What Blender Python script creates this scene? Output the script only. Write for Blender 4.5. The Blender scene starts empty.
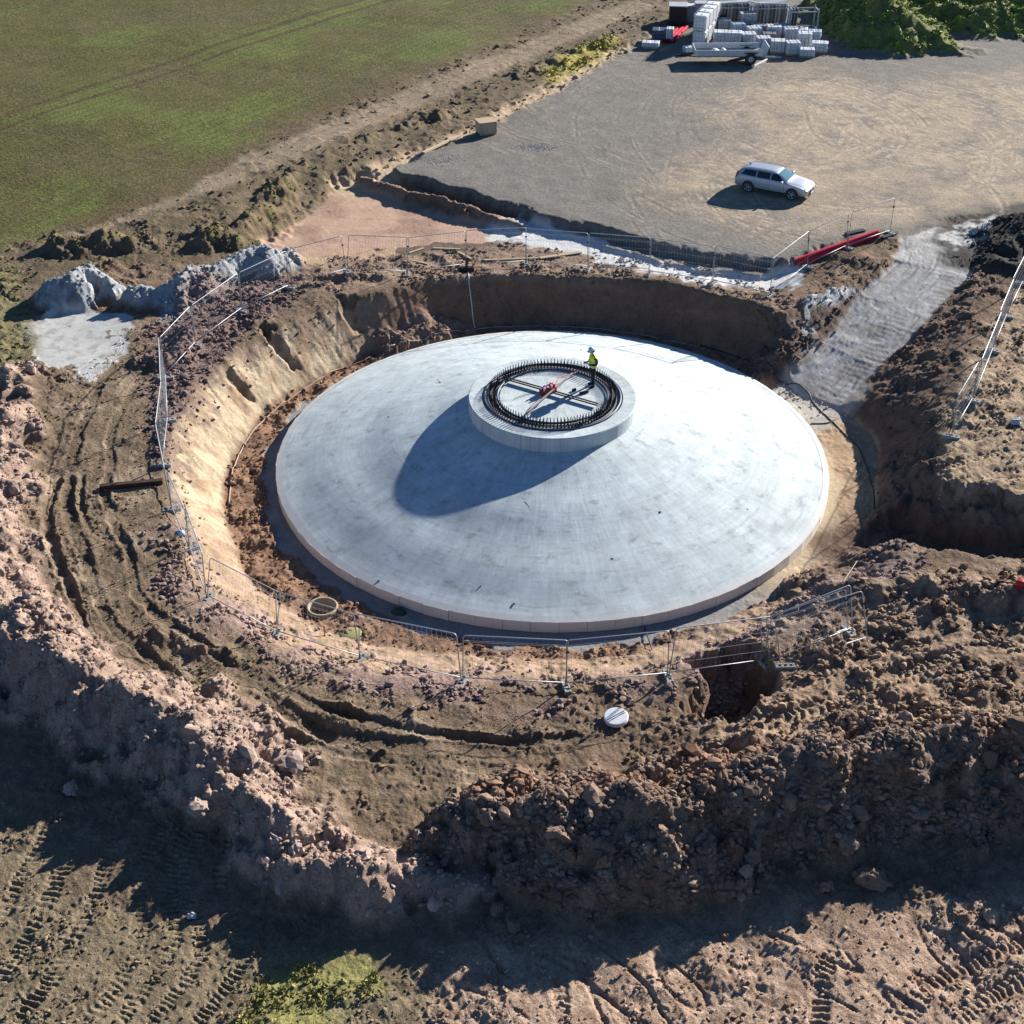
import bpy, bmesh, math, random
import numpy as np
from mathutils import Vector, Matrix
random.seed(7); RNG = np.random.default_rng(11)
scene = bpy.context.scene
COL = scene.collection
PI = math.pi

# ------------------------------------------------------------------ camera and light
FPX = 1400.0
PITCH = math.radians(33.76)
CAM = np.array([-1.731, -52.56, 32.08])
_F = np.array([0, math.cos(PITCH), -math.sin(PITCH)]); _U = np.array([0, math.sin(PITCH), math.cos(PITCH)]); _R = np.array([1.0, 0, 0])
def ray(px, py): return _F + _R*(px-512)/FPX - _U*(py-512)/FPX
def G(px, py, z):
    d = ray(px, py); return CAM + d*((z-CAM[2])/d[2])
cd = bpy.data.cameras.new('camera'); co = bpy.data.objects.new('camera', cd); COL.objects.link(co)
co.location = CAM; co.rotation_euler = (PI/2-PITCH, 0, 0)
cd.sensor_width = 36; cd.lens = 36*FPX/1024; cd.clip_start = 0.5; cd.clip_end = 6000
scene.camera = co
SUN_AZ = math.radians(45.0)      # direction towards the sun, from +x towards +y
SUN_EL = math.radians(21.6)
w = bpy.data.worlds.new('World'); scene.world = w; w.use_nodes = True
nt = w.node_tree; bg = nt.nodes['Background']
sky = nt.nodes.new('ShaderNodeTexSky'); sky.sky_type = 'NISHITA'; sky.sun_disc = False
sky.sun_elevation = SUN_EL; sky.sun_rotation = PI/2 - SUN_AZ
sky.air_density = 1.0; sky.dust_density = 0.0; sky.ozone_density = 6.0; sky.altitude = 1500
scene.cycles.diffuse_bounces = 2; scene.cycles.max_bounces = 6
nt.links.new(sky.outputs[0], bg.inputs[0]); bg.inputs[1].default_value = 0.055
sd = bpy.data.lights.new('sun', 'SUN'); sd.energy = 5.0; sd.angle = math.radians(0.5); sd.color = (1.0, 0.945, 0.865)
so = bpy.data.objects.new('sun', sd); COL.objects.link(so)
sdir = Vector((math.cos(SUN_EL)*math.cos(SUN_AZ), math.cos(SUN_EL)*math.sin(SUN_AZ), math.sin(SUN_EL)))
so.rotation_euler = sdir.to_track_quat('Z', 'Y').to_euler(); so.location = (40, 40, 60)
vs = scene.view_settings; vs.view_transform = 'Standard'; vs.look = 'None'; vs.gamma = 1; vs.exposure = 1.3

# ------------------------------------------------------------------ helpers: tags, meshes, materials
def s2l(c):
    c = np.asarray(c, float)/255.0
    return np.where(c <= 0.04045, c/12.92, ((c+0.055)/1.055)**2.4)
KB = 1.30
def disp(r, g, b):
    c = s2l((r, g, b))/KB; g_ = c@np.array([.3,.55,.15]); return c+(g_-c)*.2          # sunlit display colour -> base colour
def tag(o, label=None, cat=None, group=None, kind=None):
    if label: o['label'] = label
    if cat: o['category'] = cat
    if group: o['group'] = group
    if kind: o['kind'] = kind
    return o
def thing(name, label, cat, loc=(0,0,0), rotz=0, group=None):
    o = bpy.data.objects.new(name, None); COL.objects.link(o); o.empty_display_size = .2
    o.location = loc; o.rotation_euler = (0, 0, rotz)
    return tag(o, label, cat, group)
def link(name, me, mat=None, parent=None, smooth=False):
    o = bpy.data.objects.new(name, me); COL.objects.link(o)
    if mat:
        me.materials.clear(); me.materials.append(mat)
    if parent: o.parent = parent
    if smooth: me.polygons.foreach_set('use_smooth', np.ones(len(me.polygons), bool))
    return o
def dup(root, loc=None, rotz=None, label=None, parent=None):
    r = root.copy(); COL.objects.link(r)
    if loc is not None: r.location = loc
    if rotz is not None: r.rotation_euler = (0, 0, rotz)
    if label: r['label'] = label
    if parent: r.parent = parent
    for ch in list(root.children): dup(ch, parent=r)
    return r
class MB:
    def __init__(s): s.v = []; s.f = []
    def add(s, vs, fs):
        n = len(s.v); s.v += [tuple(map(float, q)) for q in vs]; s.f += [tuple(i+n for i in f) for f in fs]; return s
    def box(s, c, d, rz=0, rx=0, ry=0):
        M = Matrix.Rotation(rz,3,'Z') @ Matrix.Rotation(ry,3,'Y') @ Matrix.Rotation(rx,3,'X'); hx, hy, hz = d[0]/2, d[1]/2, d[2]/2; c = Vector(c)
        b = min(hx, hy, hz)*.12
        vs = []
        # chamfered box: 24 verts
        for sx in (-1,1):
            for sy in (-1,1):
                for sz in (-1,1):
                    vs.append(c+M@Vector((sx*hx, sy*(hy-b), sz*(hz-b)))); vs.append(c+M@Vector((sx*(hx-b), sy*hy, sz*(hz-b)))); vs.append(c+M@Vector((sx*(hx-b), sy*(hy-b), sz*hz)))
        def i(sx, sy, sz, k): return ((sx>0)*4+(sy>0)*2+(sz>0))*3+k
        fs = []
        for a in (-1,1):
            q = [i(a,-1,-1,0), i(a,1,-1,0), i(a,1,1,0), i(a,-1,1,0)]; fs.append(q if a>0 else q[::-1])
            q = [i(-1,a,-1,1), i(-1,a,1,1), i(1,a,1,1), i(1,a,-1,1)]; fs.append(q if a>0 else q[::-1])
            q = [i(-1,-1,a,2), i(1,-1,a,2), i(1,1,a,2), i(-1,1,a,2)]; fs.append(q if a>0 else q[::-1])
        for a in (-1,1):
            for b2 in (-1,1):
                fs.append([i(a,b2,-1,0), i(a,b2,1,0), i(a,b2,1,1), i(a,b2,-1,1)])
                fs.append([i(a,-1,b2,0), i(a,1,b2,0), i(a,1,b2,2), i(a,-1,b2,2)])
                fs.append([i(-1,a,b2,1), i(1,a,b2,1), i(1,a,b2,2), i(-1,a,b2,2)])
                for c2 in (-1,1): fs.append([i(a,b2,c2,0), i(a,b2,c2,1), i(a,b2,c2,2)])
        return s.add(vs, fs)
    def tube(s, pts, r, n=6, cap=True, closed=False):
        pts = [Vector(p) for p in pts]; m = len(pts); rs = r if isinstance(r, (list, tuple)) else [r]*m
        vs = []; up0 = None
        for k, p in enumerate(pts):
            if closed: t = (pts[(k+1)%m]-pts[k-1])
            else: t = pts[min(k+1, m-1)]-pts[max(k-1, 0)]
            if t.length < 1e-9: t = Vector((0,0,1))
            t.normalize()
            up = up0 if up0 is not None else (Vector((0,0,1)) if abs(t.z) < .9 else Vector((1,0,0)))
            a = up - t*up.dot(t)
            if a.length < 1e-6: a = t.orthogonal()
            a.normalize(); up0 = a; b = t.cross(a)
            for j in range(n):
                an = 2*PI*(j+.5)/n; vs.append(p+(a*math.cos(an)+b*math.sin(an))*rs[k])
        fs = []
        for k in range(m if closed else m-1):
            k2 = (k+1)%m
            for j in range(n): fs.append((k*n+j, k*n+(j+1)%n, k2*n+(j+1)%n, k2*n+j))
        if cap and not closed: fs += [tuple(range(n))[::-1], tuple((m-1)*n+j for j in range(n))]
        return s.add(vs, fs)
    def lathe(s, prof, n=32, c=(0,0,0), closed=False):
        c = Vector(c); vs = []; m = len(prof)
        for (r, z) in prof:
            for j in range(n): vs.append(c+Vector((r*math.cos(2*PI*j/n), r*math.sin(2*PI*j/n), z)))
        fs = []
        for k in range(m if closed else m-1):
            k2 = (k+1)%m
            for j in range(n): fs.append((k*n+j, k*n+(j+1)%n, k2*n+(j+1)%n, k2*n+j))
        return s.add(vs, fs)
    def mesh(s, name):
        me = bpy.data.meshes.new(name); me.from_pydata(s.v, [], s.f); me.update()
        bm = bmesh.new(); bm.from_mesh(me); bmesh.ops.recalc_face_normals(bm, faces=bm.faces); bm.to_mesh(me); bm.free()
        return me
    def build(s, name, mat, parent=None, smooth=False): return link(name, s.mesh(name), mat, parent, smooth)
def np_mesh(name, V, F, colors=None, normals=None, smooth=True):
    """V (n,3), F (m,k) numpy"""
    me = bpy.data.meshes.new(name); n, (m, k) = len(V), F.shape
    me.vertices.add(n); me.vertices.foreach_set('co', np.ascontiguousarray(V, np.float32).ravel())
    me.loops.add(m*k); me.loops.foreach_set('vertex_index', np.ascontiguousarray(F, np.int32).ravel())
    me.polygons.add(m); me.polygons.foreach_set('loop_start', np.arange(0, m*k, k, dtype=np.int32))
    try: me.polygons.foreach_set('loop_total', np.full(m, k, np.int32))
    except Exception: pass
    me.polygons.foreach_set('use_smooth', np.full(m, smooth, bool))
    me.update(calc_edges=True)
    if colors is not None:
        at = me.attributes.new('Col', 'FLOAT_COLOR', 'POINT'); c4 = np.ones((n, 4), np.float32); c4[:, :3] = colors
        at.data.foreach_set('color', c4.ravel())
    if normals is not None: me.normals_split_custom_set_from_vertices(np.ascontiguousarray(normals, np.float32))
    return me

def new_mat(name):
    m = bpy.data.materials.new(name); m.use_nodes = True; t = m.node_tree; return m, t, t.nodes['Principled BSDF']
def nd(t, typ, **kw):
    n = t.nodes.new(typ)
    for k, v in kw.items():
        if k in n.inputs: n.inputs[k].default_value = v
        else: setattr(n, k, v)
    return n
def noise_fac(t, scale, detail=4, rough=.6, vec=None, lo=.3, hi=.7, a=.8, b=1.2):
    n = nd(t, 'ShaderNodeTexNoise'); n.inputs['Scale'].default_value = scale; n.inputs['Detail'].default_value = detail; n.inputs['Roughness'].default_value = rough
    if vec is not None: t.links.new(vec, n.inputs['Vector'])
    r = nd(t, 'ShaderNodeMapRange'); r.inputs[1].default_value = lo; r.inputs[2].default_value = hi; r.inputs[3].default_value = a; r.inputs[4].default_value = b
    t.links.new(n.outputs[0], r.inputs[0]); return n, r.outputs[0]
def mulv(t, col, fac):
    m = nd(t, 'ShaderNodeVectorMath', operation='SCALE'); t.links.new(col, m.inputs[0]); t.links.new(fac, m.inputs['Scale']); return m.outputs[0]
def simple_mat(name, rgb, rough=.6, metal=0.0, var=.12, scale=6.0, bump=0.0, spec=.4, coat=0):
    m, t, p = new_mat(name); tc = nd(t, 'ShaderNodeTexCoord')
    n, f = noise_fac(t, scale, 5, .65, tc.outputs['Object'], a=1-var, b=1+var)
    rg = nd(t, 'ShaderNodeRGB'); rg.outputs[0].default_value = (*rgb, 1)
    t.links.new(mulv(t, rg.outputs[0], f), p.inputs['Base Color'])
    p.inputs['Roughness'].default_value = rough; p.inputs['Metallic'].default_value = metal; p.inputs['Specular IOR Level'].default_value = spec
    p.inputs['Coat Weight'].default_value = coat
    if bump:
        b = nd(t, 'ShaderNodeBump'); b.inputs['Strength'].default_value = bump; b.inputs['Distance'].default_value = .02
        t.links.new(n.outputs[0], b.inputs['Height']); t.links.new(b.outputs[0], p.inputs['Normal'])
    return m
def soil_mat(name, s1=2.2, s2=12, s3=38, v1=.22, v2=.32, v3=.38, bump=.8, dist=.07, stretch=None):
    """earth: base colour from the region's own soil colour, broken up by grains of several sizes"""
    m, t, p = new_mat(name); tc = nd(t, 'ShaderNodeTexCoord'); vec = tc.outputs['Object']
    if stretch:
        mp = nd(t, 'ShaderNodeMapping'); mp.inputs['Rotation'].default_value = (0,0,stretch[0]); mp.inputs['Scale'].default_value = stretch[1]; t.links.new(vec, mp.inputs[0]); vec = mp.outputs[0]
    at = nd(t, 'ShaderNodeAttribute', attribute_name='Col')
    _, f1 = noise_fac(t, s1, 4, .6, vec, a=1-v1, b=1+v1)
    n2, f2 = noise_fac(t, s2, 4, .65, vec, a=1-v2, b=1+v2)
    n3, f3 = noise_fac(t, s3, 5, .7, vec, a=1-v3, b=1+v3)
    c = mulv(t, mulv(t, mulv(t, at.outputs['Color'], f1), f2), f3)
    t.links.new(c, p.inputs['Base Color']); p.inputs['Roughness'].default_value = .95; p.inputs['Specular IOR Level'].default_value = .15
    ad = nd(t, 'ShaderNodeMath', operation='MULTIPLY_ADD'); ad.inputs[1].default_value = .55
    t.links.new(n3.outputs[0], ad.inputs[0]); t.links.new(n2.outputs[0], ad.inputs[2])
    b = nd(t, 'ShaderNodeBump'); b.inputs['Strength'].default_value = bump; b.inputs['Distance'].default_value = dist
    t.links.new(ad.outputs[0], b.inputs['Height']); t.links.new(b.outputs[0], p.inputs['Normal'])
    return m

# ------------------------------------------------------------------ numpy noise
def _hash(ix, iy, seed):
    h = (ix.astype(np.int64)*374761393 + iy.astype(np.int64)*668265263 + seed*974711) & 0xffffffff
    h = ((h ^ (h >> 13))*1274126177) & 0xffffffff
    return h ^ (h >> 16)
def perlin(x, y, seed=0):
    x0 = np.floor(x); y0 = np.floor(y); fx = (x-x0).astype(np.float32); fy = (y-y0).astype(np.float32); ix = x0.astype(np.int64); iy = y0.astype(np.int64)
    u = fx*fx*fx*(fx*(fx*6-15)+10); v = fy*fy*fy*(fy*(fy*6-15)+10)
    def g(dx, dy):
        a = (_hash(ix+dx, iy+dy, seed) & 1023).astype(np.float32)*(2*PI/1024)
        return np.cos(a)*(fx-dx)+np.sin(a)*(fy-dy)
    a = g(0,0); b = g(1,0); c = g(0,1); d = g(1,1)
    return 1.5*((a+(b-a)*u)+((c+(d-c)*u)-(a+(b-a)*u))*v)
def fbm(x, y, freq, octs=3, seed=0, gain=.5):
    o = 0; a = 1
    for k in range(octs): o = o + a*perlin(x*freq+17*k, y*freq-9*k, seed+k); freq *= 2.03; a *= gain
    return o
def pebbles(x, y, cell, seed, rmin=.25, rmax=.6):
    """height of half-buried lumps, one per cell, 0..~.5 cell"""
    X = x/cell; Y = y/cell; ix = np.floor(X).astype(np.int64); iy = np.floor(Y).astype(np.int64)
    best = np.zeros(X.shape, np.float32)
    for dx in (-1,0,1):
        for dy in (-1,0,1):
            h = _hash(ix+dx, iy+dy, seed)
            px = ix+dx+((h & 255)/255.0); py = iy+dy+(((h >> 8) & 255)/255.0)
            r = rmin+(rmax-rmin)*(((h >> 16) & 255)/255.0)**2
            an = ((h >> 24) & 63)/63.0*PI; ca = np.cos(an); sa = np.sin(an)
            ex = (X-px)*ca+(Y-py)*sa; ey = -(X-px)*sa+(Y-py)*ca
            d2 = (ex*ex + (ey*1.5)**2)/(r*r)
            hh = np.sqrt(np.clip(1-d2, 0, 1))*r*.7
            best = np.maximum(best, hh.astype(np.float32))
    return best*cell
def sstep(a, b, x):
    t = np.clip((x-a)/(b-a), 0, 1); return t*t*(3-2*t)
def smin(a, b, k):
    h = np.clip(.5+.5*(b-a)/k, 0, 1); return b+(a-b)*h-k*h*(1-h)
def smax(a, b, k): return -smin(-a, -b, k)

# ------------------------------------------------------------------ terrain grid
def wid(y): return 19.0+np.maximum(y+30, 0)*.37
ys = [-33.0]
while ys[-1] < 92: ys.append(ys[-1]+.05+(ys[-1]+33)*.0013)
ys = np.array(ys); o1 = []; st = .2; q = ys[-1]
while q < 3000: q += st; st *= 1.35; o1.append(q)
o2 = []; st = .06; q = ys[0]
while q > -200: q -= st; st *= 1.4; o2.append(q)
YS = np.concatenate([o2[::-1], ys, o1])
NC = 1040; us = np.linspace(-1, 1, NC); du = us[1]-us[0]
e = []; st = du; q = 1
while q < 60: q += st; st *= 1.4; e.append(q)
US = np.concatenate([-np.array(e[::-1]), us, e])
XC = -1.7
NR, NCc = len(YS), len(US)
X = (XC + US[None, :]*wid(YS)[:, None]); Y = np.repeat(YS[:, None], NCc, 1)
SH = X.shape; X = X.ravel(); Y = Y.ravel()
wx = X + .5*fbm(X, Y, .55, 3, 50) ; wy = Y + .5*fbm(X, Y, .55, 3, 60)      # warped coordinates: no ruler-straight edges
wx2 = wx + .12*fbm(X, Y, 2.6, 2, 70); wy2 = wy + .12*fbm(X, Y, 2.6, 2, 80)
wsx = X+.25*fbm(X, Y, .22, 2, 84)+.05*fbm(X, Y, 1.7, 2, 86); wsy = Y+.25*fbm(X, Y, .22, 2, 85)+.05*fbm(X, Y, 1.7, 2, 87)
def sub(xs, ys_, pad):
    return np.nonzero((X > xs.min()-pad) & (X < xs.max()+pad) & (Y > ys_.min()-pad) & (Y < ys_.max()+pad))[0]
def P(lst): return np.array([G(a, b, c) for a, b, c in lst])
def poly_near(pts, idx, xx, yy):
    """nearest point on a polyline: distance, side (+ = left of travel), height there, length along"""
    x = xx[idx]; y = yy[idx]; bd = np.full(len(idx), 1e9); bs = np.zeros(len(idx)); bz = np.zeros(len(idx)); bl = np.zeros(len(idx)); L = 0
    for a, b in zip(pts[:-1], pts[1:]):
        e_ = b[:2]-a[:2]; l = np.hypot(*e_); t = np.clip(((x-a[0])*e_[0]+(y-a[1])*e_[1])/(l*l), 0, 1)
        dx = x-a[0]-t*e_[0]; dy = y-a[1]-t*e_[1]; d = np.hypot(dx, dy); m = d < bd
        bd[m] = d[m]; bs[m] = (e_[0]*dy-e_[1]*dx)[m]; bz[m] = (a[2]+(b[2]-a[2])*t)[m]; bl[m] = (L+t*l)[m]; L += l
    return bd, bs, bz, bl
def smooth_pl(pts, n=6):
    """Catmull-Rom through the points"""
    pts = np.asarray(pts); q = np.vstack([2*pts[0]-pts[1], pts, 2*pts[-1]-pts[-2]]); out = []
    for i in range(1, len(q)-2):
        for k in range(n):
            t = k/n; a, b, c, d = q[i-1:i+3]
            out.append(.5*((2*b)+(-a+c)*t+(2*a-5*b+4*c-d)*t*t+(-a+3*b-3*c+d)*t**3))
    out.append(pts[-1]); return np.array(out)
def sdf_poly(pts, xx, yy, pad=6):
    """signed distance (negative inside); +1e3 far away"""
    pts = np.asarray(pts)[:, :2]; out = np.full(len(X), 1e3)
    idx = np.nonzero((xx > pts[:,0].min()-pad) & (xx < pts[:,0].max()+pad) & (yy > pts[:,1].min()-pad) & (yy < pts[:,1].max()+pad))[0]
    x = xx[idx]; y = yy[idx]; d = np.full(len(idx), 1e9); ins = np.zeros(len(idx), bool)
    for a, b in zip(pts, np.roll(pts, -1, 0)):
        e_ = b-a; l2 = e_@e_
        if l2 < 1e-12: continue
        t = np.clip(((x-a[0])*e_[0]+(y-a[1])*e_[1])/l2, 0, 1)
        d = np.minimum(d, np.hypot(x-a[0]-t*e_[0], y-a[1]-t*e_[1]))
        if a[1] != b[1]:
            c = ((a[1] > y) != (b[1] > y)) & (x < (b[0]-a[0])*(y-a[1])/(b[1]-a[1])+a[0]); ins ^= c
    out[idx] = np.where(ins, -d, d); return out
def PP(lst, z): return np.array([G(a, b, z) for a, b in lst])

# base levels of the site
ctl = np.array([G(a, b, c) for a, b, c in [
 (560,270,1.72),(480,272,1.75),(400,272,1.8),(290,290,1.85),(170,400,1.85),(60,400,1.9),(160,500,1.7),(60,520,1.7),(200,600,1.3),(120,620,1.35),(280,650,1.0),
 (360,680,.75),(460,690,.55),(560,695,.5),(670,685,.6),(620,760,.5),(400,780,.6),(500,750,.5),(760,670,.75),(850,640,.95),(950,620,1.3),(1020,600,1.5),(900,680,1.3),
 (1020,680,1.6),(800,720,1.1),(980,440,1.95),(1020,380,2.1),(1020,480,1.9),(950,480,1.9),(940,300,2.1),(1020,240,2.4),(900,230,2.4),(700,200,2.4),(500,130,2.4),(600,80,2.5),(850,120,2.5),
 (1000,120,2.6),(800,50,2.6),(640,40,2.6),(380,215,1.7),(300,235,1.7),(450,235,1.75),(200,200,2.5),(300,150,2.6),(100,100,2.8),(400,50,2.8),(20,250,2.2),(30,330,1.85),
 (110,330,1.85),(650,262,1.75),(740,275,1.75),(820,270,1.9),(850,250,2.3),(100,980,.2),(300,980,.2),(500,1000,.1),(700,1000,.1),(950,990,.2),(0,850,.3),(30,760,.5),(1000,900,.4),(870,560,1.2),
 (200,20,2.9),(0,30,2.9),(600,5,2.7),(1000,20,2.7)]])
num = np.zeros(len(X)); den = np.zeros(len(X))
for cx, cy, cz in ctl:
    wgt = 1/(((X-cx)**2+(Y-cy)**2)+1.2)**2; num += wgt*cz; den += wgt
H = num/den
H += .12*fbm(X, Y, .12, 2, 1)
ROUGH = np.full(len(X), .55)           # how lumpy the soil lies
def blend(arr, val, mask): arr[:] = arr+(val-arr)*mask
SOIL = disp(128,104,80)
C = np.tile(SOIL, (len(X), 1))
def paint(col, mask):
    C[:] = C+(np.asarray(col)[None, :]-C)*np.clip(mask, 0, 1)[:, None]
CLS = np.zeros(len(X), np.int16)      # region of each vertex
CN = {}
def cls(name, mask):
    k = CN.setdefault(name, len(CN)+1); CLS[mask] = k

# --- site regions (polygons given as seen, laid on their ground levels)
pad_poly = np.vstack([PP([(395,168),(430,148),(478,133),(520,110),(560,90),(595,68),(628,48),(668,26),(720,0)], 2.45), PP([(760,-60),(1150,-60)], 2.6), PP([(1150,150),(1100,230)], 2.5), PP([(1024,218),(985,212),(940,222),(905,238),(872,236),(835,240),(800,258),(765,266),(720,264),(640,248),(560,222),(520,208),(455,188)], 2.4)])
d_pad = sdf_poly(pad_poly, wx2, wy2, 8)
m_pad = sstep(.25, -.25, d_pad)
field_poly = np.vstack([PP([(-400,330),(-100,262),(0,237),(85,219),(171,191),(239,150),(345,101),(442,65),(520,32),(590,0),(680,-50)], 2.8), np.array([[300.,2500.,0],[-2500.,2500.,0],[-2500.,30,0]])])
d_field = sdf_poly(field_poly, wx2, wy2, 8); m_field = sstep(.5, -.5, d_field)
low_poly = PP([(255,250),(300,222),(330,196),(362,182),(372,190),(430,212),(520,232),(505,243),(430,247),(340,256),(285,262)], 1.55)
d_low = sdf_poly(low_poly, wx2, wy2, 8)
trench_pl = P([(515,228,1.95),(560,232,1.95),(620,248,1.95),(700,266,1.95),(765,274,1.95)])
rough_far = sdf_poly(np.vstack([PP([(-50,235),(85,219),(171,191),(239,150),(345,101),(442,65),(520,32),(600,-10)], 2.8), PP([(700,-10),(640,40),(560,90),(480,133),(395,168),(340,195),(260,245),(100,262),(-50,300)], 2.4)]), wx, wy, 6)

# pad: a level gravel platform
tgt = 2.42+.02*fbm(X, Y, .2, 2, 5)
H = np.where(True, H+(tgt-H)*m_pad, H)
# field verge bank above the low sandy cut
i = sub(np.array([-60., 20]), np.array([0., 60]), 5)
H = np.minimum(H, 1.55+.75*np.maximum(d_low, 0))      # the sandy cut, side banks
i = sub(trench_pl[:,0], trench_pl[:,1], 5); d, s, z, l = poly_near(trench_pl, i, wx2, wy2)
H[i] = smin(H[i], z+.9*np.maximum(d-.5, 0), .15)
# scraped sandy ledge beside the pad
ledge = P([(350,185,2.0),(400,165,2.1),(470,138,2.2),(540,100,2.3),(625,52,2.4)])
i = sub(ledge[:,0], ledge[:,1], 6); d, s, z, l = poly_near(ledge, i, wx2, wy2)
H[i] = smin(H[i], z+.35*np.maximum(d-.6, 0)+m_pad[i]*5, .2)
ledge_m = np.zeros(len(X)); ledge_m[i] = sstep(2.0, .5, d)*(1-m_pad[i])

# the excavation: toe line and bank steepness by bearing
toe = [(560,326,1.45),(470,327,1.45),(400,347,1.2),(330,376,.95),(281,403,.95),(252,432,.95),(232,473,.95),(228,505,.9),(238,548,.85),(258,588,.65),(300,618,.45),(370,641,.36),(460,654,.36),(560,658,.38),
 (660,642,.36),(740,612,.4),(800,578,.5),(845,545,.65),(875,505,.9),(878,465,.95),(866,435,.9),(835,408,.8),(800,395,.9),(775,374,1.25),(740,357,1.45),(640,333,1.45)]
tw = np.array([list(G(a, b, -.42)[:2])+[k] for a, b, k in toe]); tth = np.arctan2(tw[:,1], tw[:,0]); trr = np.hypot(tw[:,0], tw[:,1]); o_ = np.argsort(tth); tth, trr, tkk = tth[o_], trr[o_], tw[:,2][o_]
th = np.arctan2(Y, X); rr = np.hypot(X, Y)
rt = np.interp(th, tth, trr, period=2*PI); kk = np.interp(th, tth, tkk, period=2*PI)
rw = np.hypot(wsx+.03*fbm(X,Y,2.2,2,95), wsy+.03*fbm(X,Y,2.2,2,96)); dr = np.where(rr < 20, rw, rr)-rt
gul = np.abs(perlin(th*6.5+.5*fbm(X,Y,.35,2,91)+.16*rr, rr*.2, 90)); gul = sstep(.09, .0, gul)*sstep(-.1,.3,perlin(th*5, rr*.3, 93))*sstep(-.3,1,dr)*sstep(PI*.5, PI*.62, np.abs(th))*(th > 0)     # erosion runnels on the left bank
pit = -.42+kk*np.maximum(dr-.10*fbm(X,Y,.4,2,33), 0)+.035*perlin(th*42, rr*.5, 97)*sstep(0,.4,dr)
Hb = H.copy()
H = smin(H, pit, .18)
pit_d = Hb-H
# ramp from the pad down to the floor
n_early = fbm(X, Y, 1.1, 3, 98)
ramp = P([(806,400,-.42),(852,356,.5),(898,306,1.45),(928,268,2.1),(940,240,2.4)])
i = sub(ramp[:,0], ramp[:,1], 8); d, s, z, l = poly_near(ramp, i, wsx, wsy)
hw = np.interp(l, [0, 12], [1.5, 1.9])
H[i] = smin(H[i], z+np.where(s < 0, .42, .8)*np.maximum(d-hw, 0), .12)
RS = np.full(len(X), 1e3); RS[i] = z+np.where(s < 0, .42, .8)*np.maximum(d-hw, 0); ramp_m = np.zeros(len(X)); ramp_m[i] = sstep(hw+.25, hw-.15, d+.22*n_early[i]); ramp_s = np.zeros(len(X)); ramp_s[i] = s; ramp_l = np.zeros(len(X)); ramp_l[i] = l
# trench running off east
tr = P([(850,545,-.4),(880,535,-.35),(950,552,-.1),(1030,560,.2),(1120,575,.4)])
i = sub(tr[:,0], tr[:,1], 6); d, s, z, l = poly_near(tr, i, wx2, wy2)
H[i] = smin(H[i], z+np.where(s > 0, 1.3, .8)*np.maximum(d-.55, 0), .15)
tr_m = np.zeros(len(X)); tr_m[i] = sstep(2.2, .8, d)
# square hole by the near fence
hole_poly = PP([(701,664),(733,640),(752,643),(755,672),(768,694),(735,720),(697,707)], .5)
d_hole = sdf_poly(hole_poly, wx2, wy2, 4)
H = np.minimum(H, -1.0+2.6*np.maximum(d_hole+.2, 0))

# --- heaps
HEAP = {}
def heap(name, pts, kl, kr, hw=.25, kb=.25, wv=.35, seed=0, cap=None):
    global H
    pts = smooth_pl(P(pts)); i = sub(pts[:,0], pts[:,1], 9); d, s, z, l = poly_near(pts, i, wx2, wy2)
    n = fbm(X[i], Y[i], .45, 3, 200+seed)
    hh = z-np.where(s > 0, kl, kr)*np.maximum(d-hw, 0)+wv*n
    new = smax(H[i], hh, kb); lift = new-H[i]; H[i] = new
    m = np.zeros(len(X)); m[i] = sstep(.05, .35, lift); HEAP[name] = np.maximum(HEAP.get(name, 0), m); return m
heap('rubble_ridge', [(18,365,2.3),(5,430,2.5),(-8,500,2.6),(-12,560,2.5),(12,618,2.5),(80,668,2.3),(165,702,2.3),(208,738,2.3),(242,775,1.8),(282,832,1.4),(360,872,1.15),(452,882,1.0)], .52, .98, .2, .3, .5, 1)
heap('earth_bank', [(450,838,1.2),(485,803,2.0),(575,800,2.4),(680,790,2.5),(780,762,2.6),(900,738,2.7),(1000,730,2.7),(1100,740,2.7)], .7, 1.0, .3, .3, .36, 2)
heap('near_hump', [(850,590,1.25),(900,582,1.5),(960,585,1.7),(1060,600,1.9)], .5, .6, .3, .3, .2, 3)
heap('grey_heap', [(62,277,3.1),(86,268,3.15),(108,283,2.5)], .75, .75, .1, .15, .2, 4)
heap('grey_heap', [(135,290,2.45),(170,284,2.85),(200,268,2.9),(232,258,2.7),(262,247,2.9),(288,252,2.4)], .7, .7, .1, .15, .22, 5)
heap('ramp_heap', [(772,352,.75),(788,335,1.35),(805,312,2.0),(828,292,2.4),(850,287,2.2)], .8, 1.0, .2, .15, .3, 6)
heap('dark_heap', [(1010,225,3.6),(1040,210,4.0),(1100,215,4.0)], .6, .6, .2, .2, .2, 7)
heap('dark_heap', [(945,243,2.5),(980,258,2.6),(1020,262,2.6),(1060,270,2.6)], .6, .7, .3, .2, .15, 8)
heap('green_mound', [(862,-24,5.2),(890,4,5.1)], .6, .62, .2, .4, .4, 9)
heap('green_mound', [(905,12,4.6),(948,44,3.0)], .34, .75, .2, .4, .3, 19)
heap('green_mound', [(950,4,3.9),(985,6,4.0),(1030,8,3.8)], .45, .5, .4, .4, .5, 10)
heap('green_mound', [(930,-30,4.6),(980,-30,4.6),(1060,-24,4.4)], .4, .5, .6, .5, .6, 11)
heap('verge_hummock', [(60,240,2.7),(100,232,2.8),(130,240,2.6)], .6, .6, .2, .2, .35, 12)
heap('verge_hummock', [(190,240,2.5),(215,228,2.75),(240,224,2.6),(262,206,2.6)], .6, .6, .2, .2, .35, 13)
heap('verge_hummock', [(262,192,2.7),(310,160,2.7),(390,128,2.7),(455,106,2.7)], .5, .6, .1, .2, .25, 14)
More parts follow.
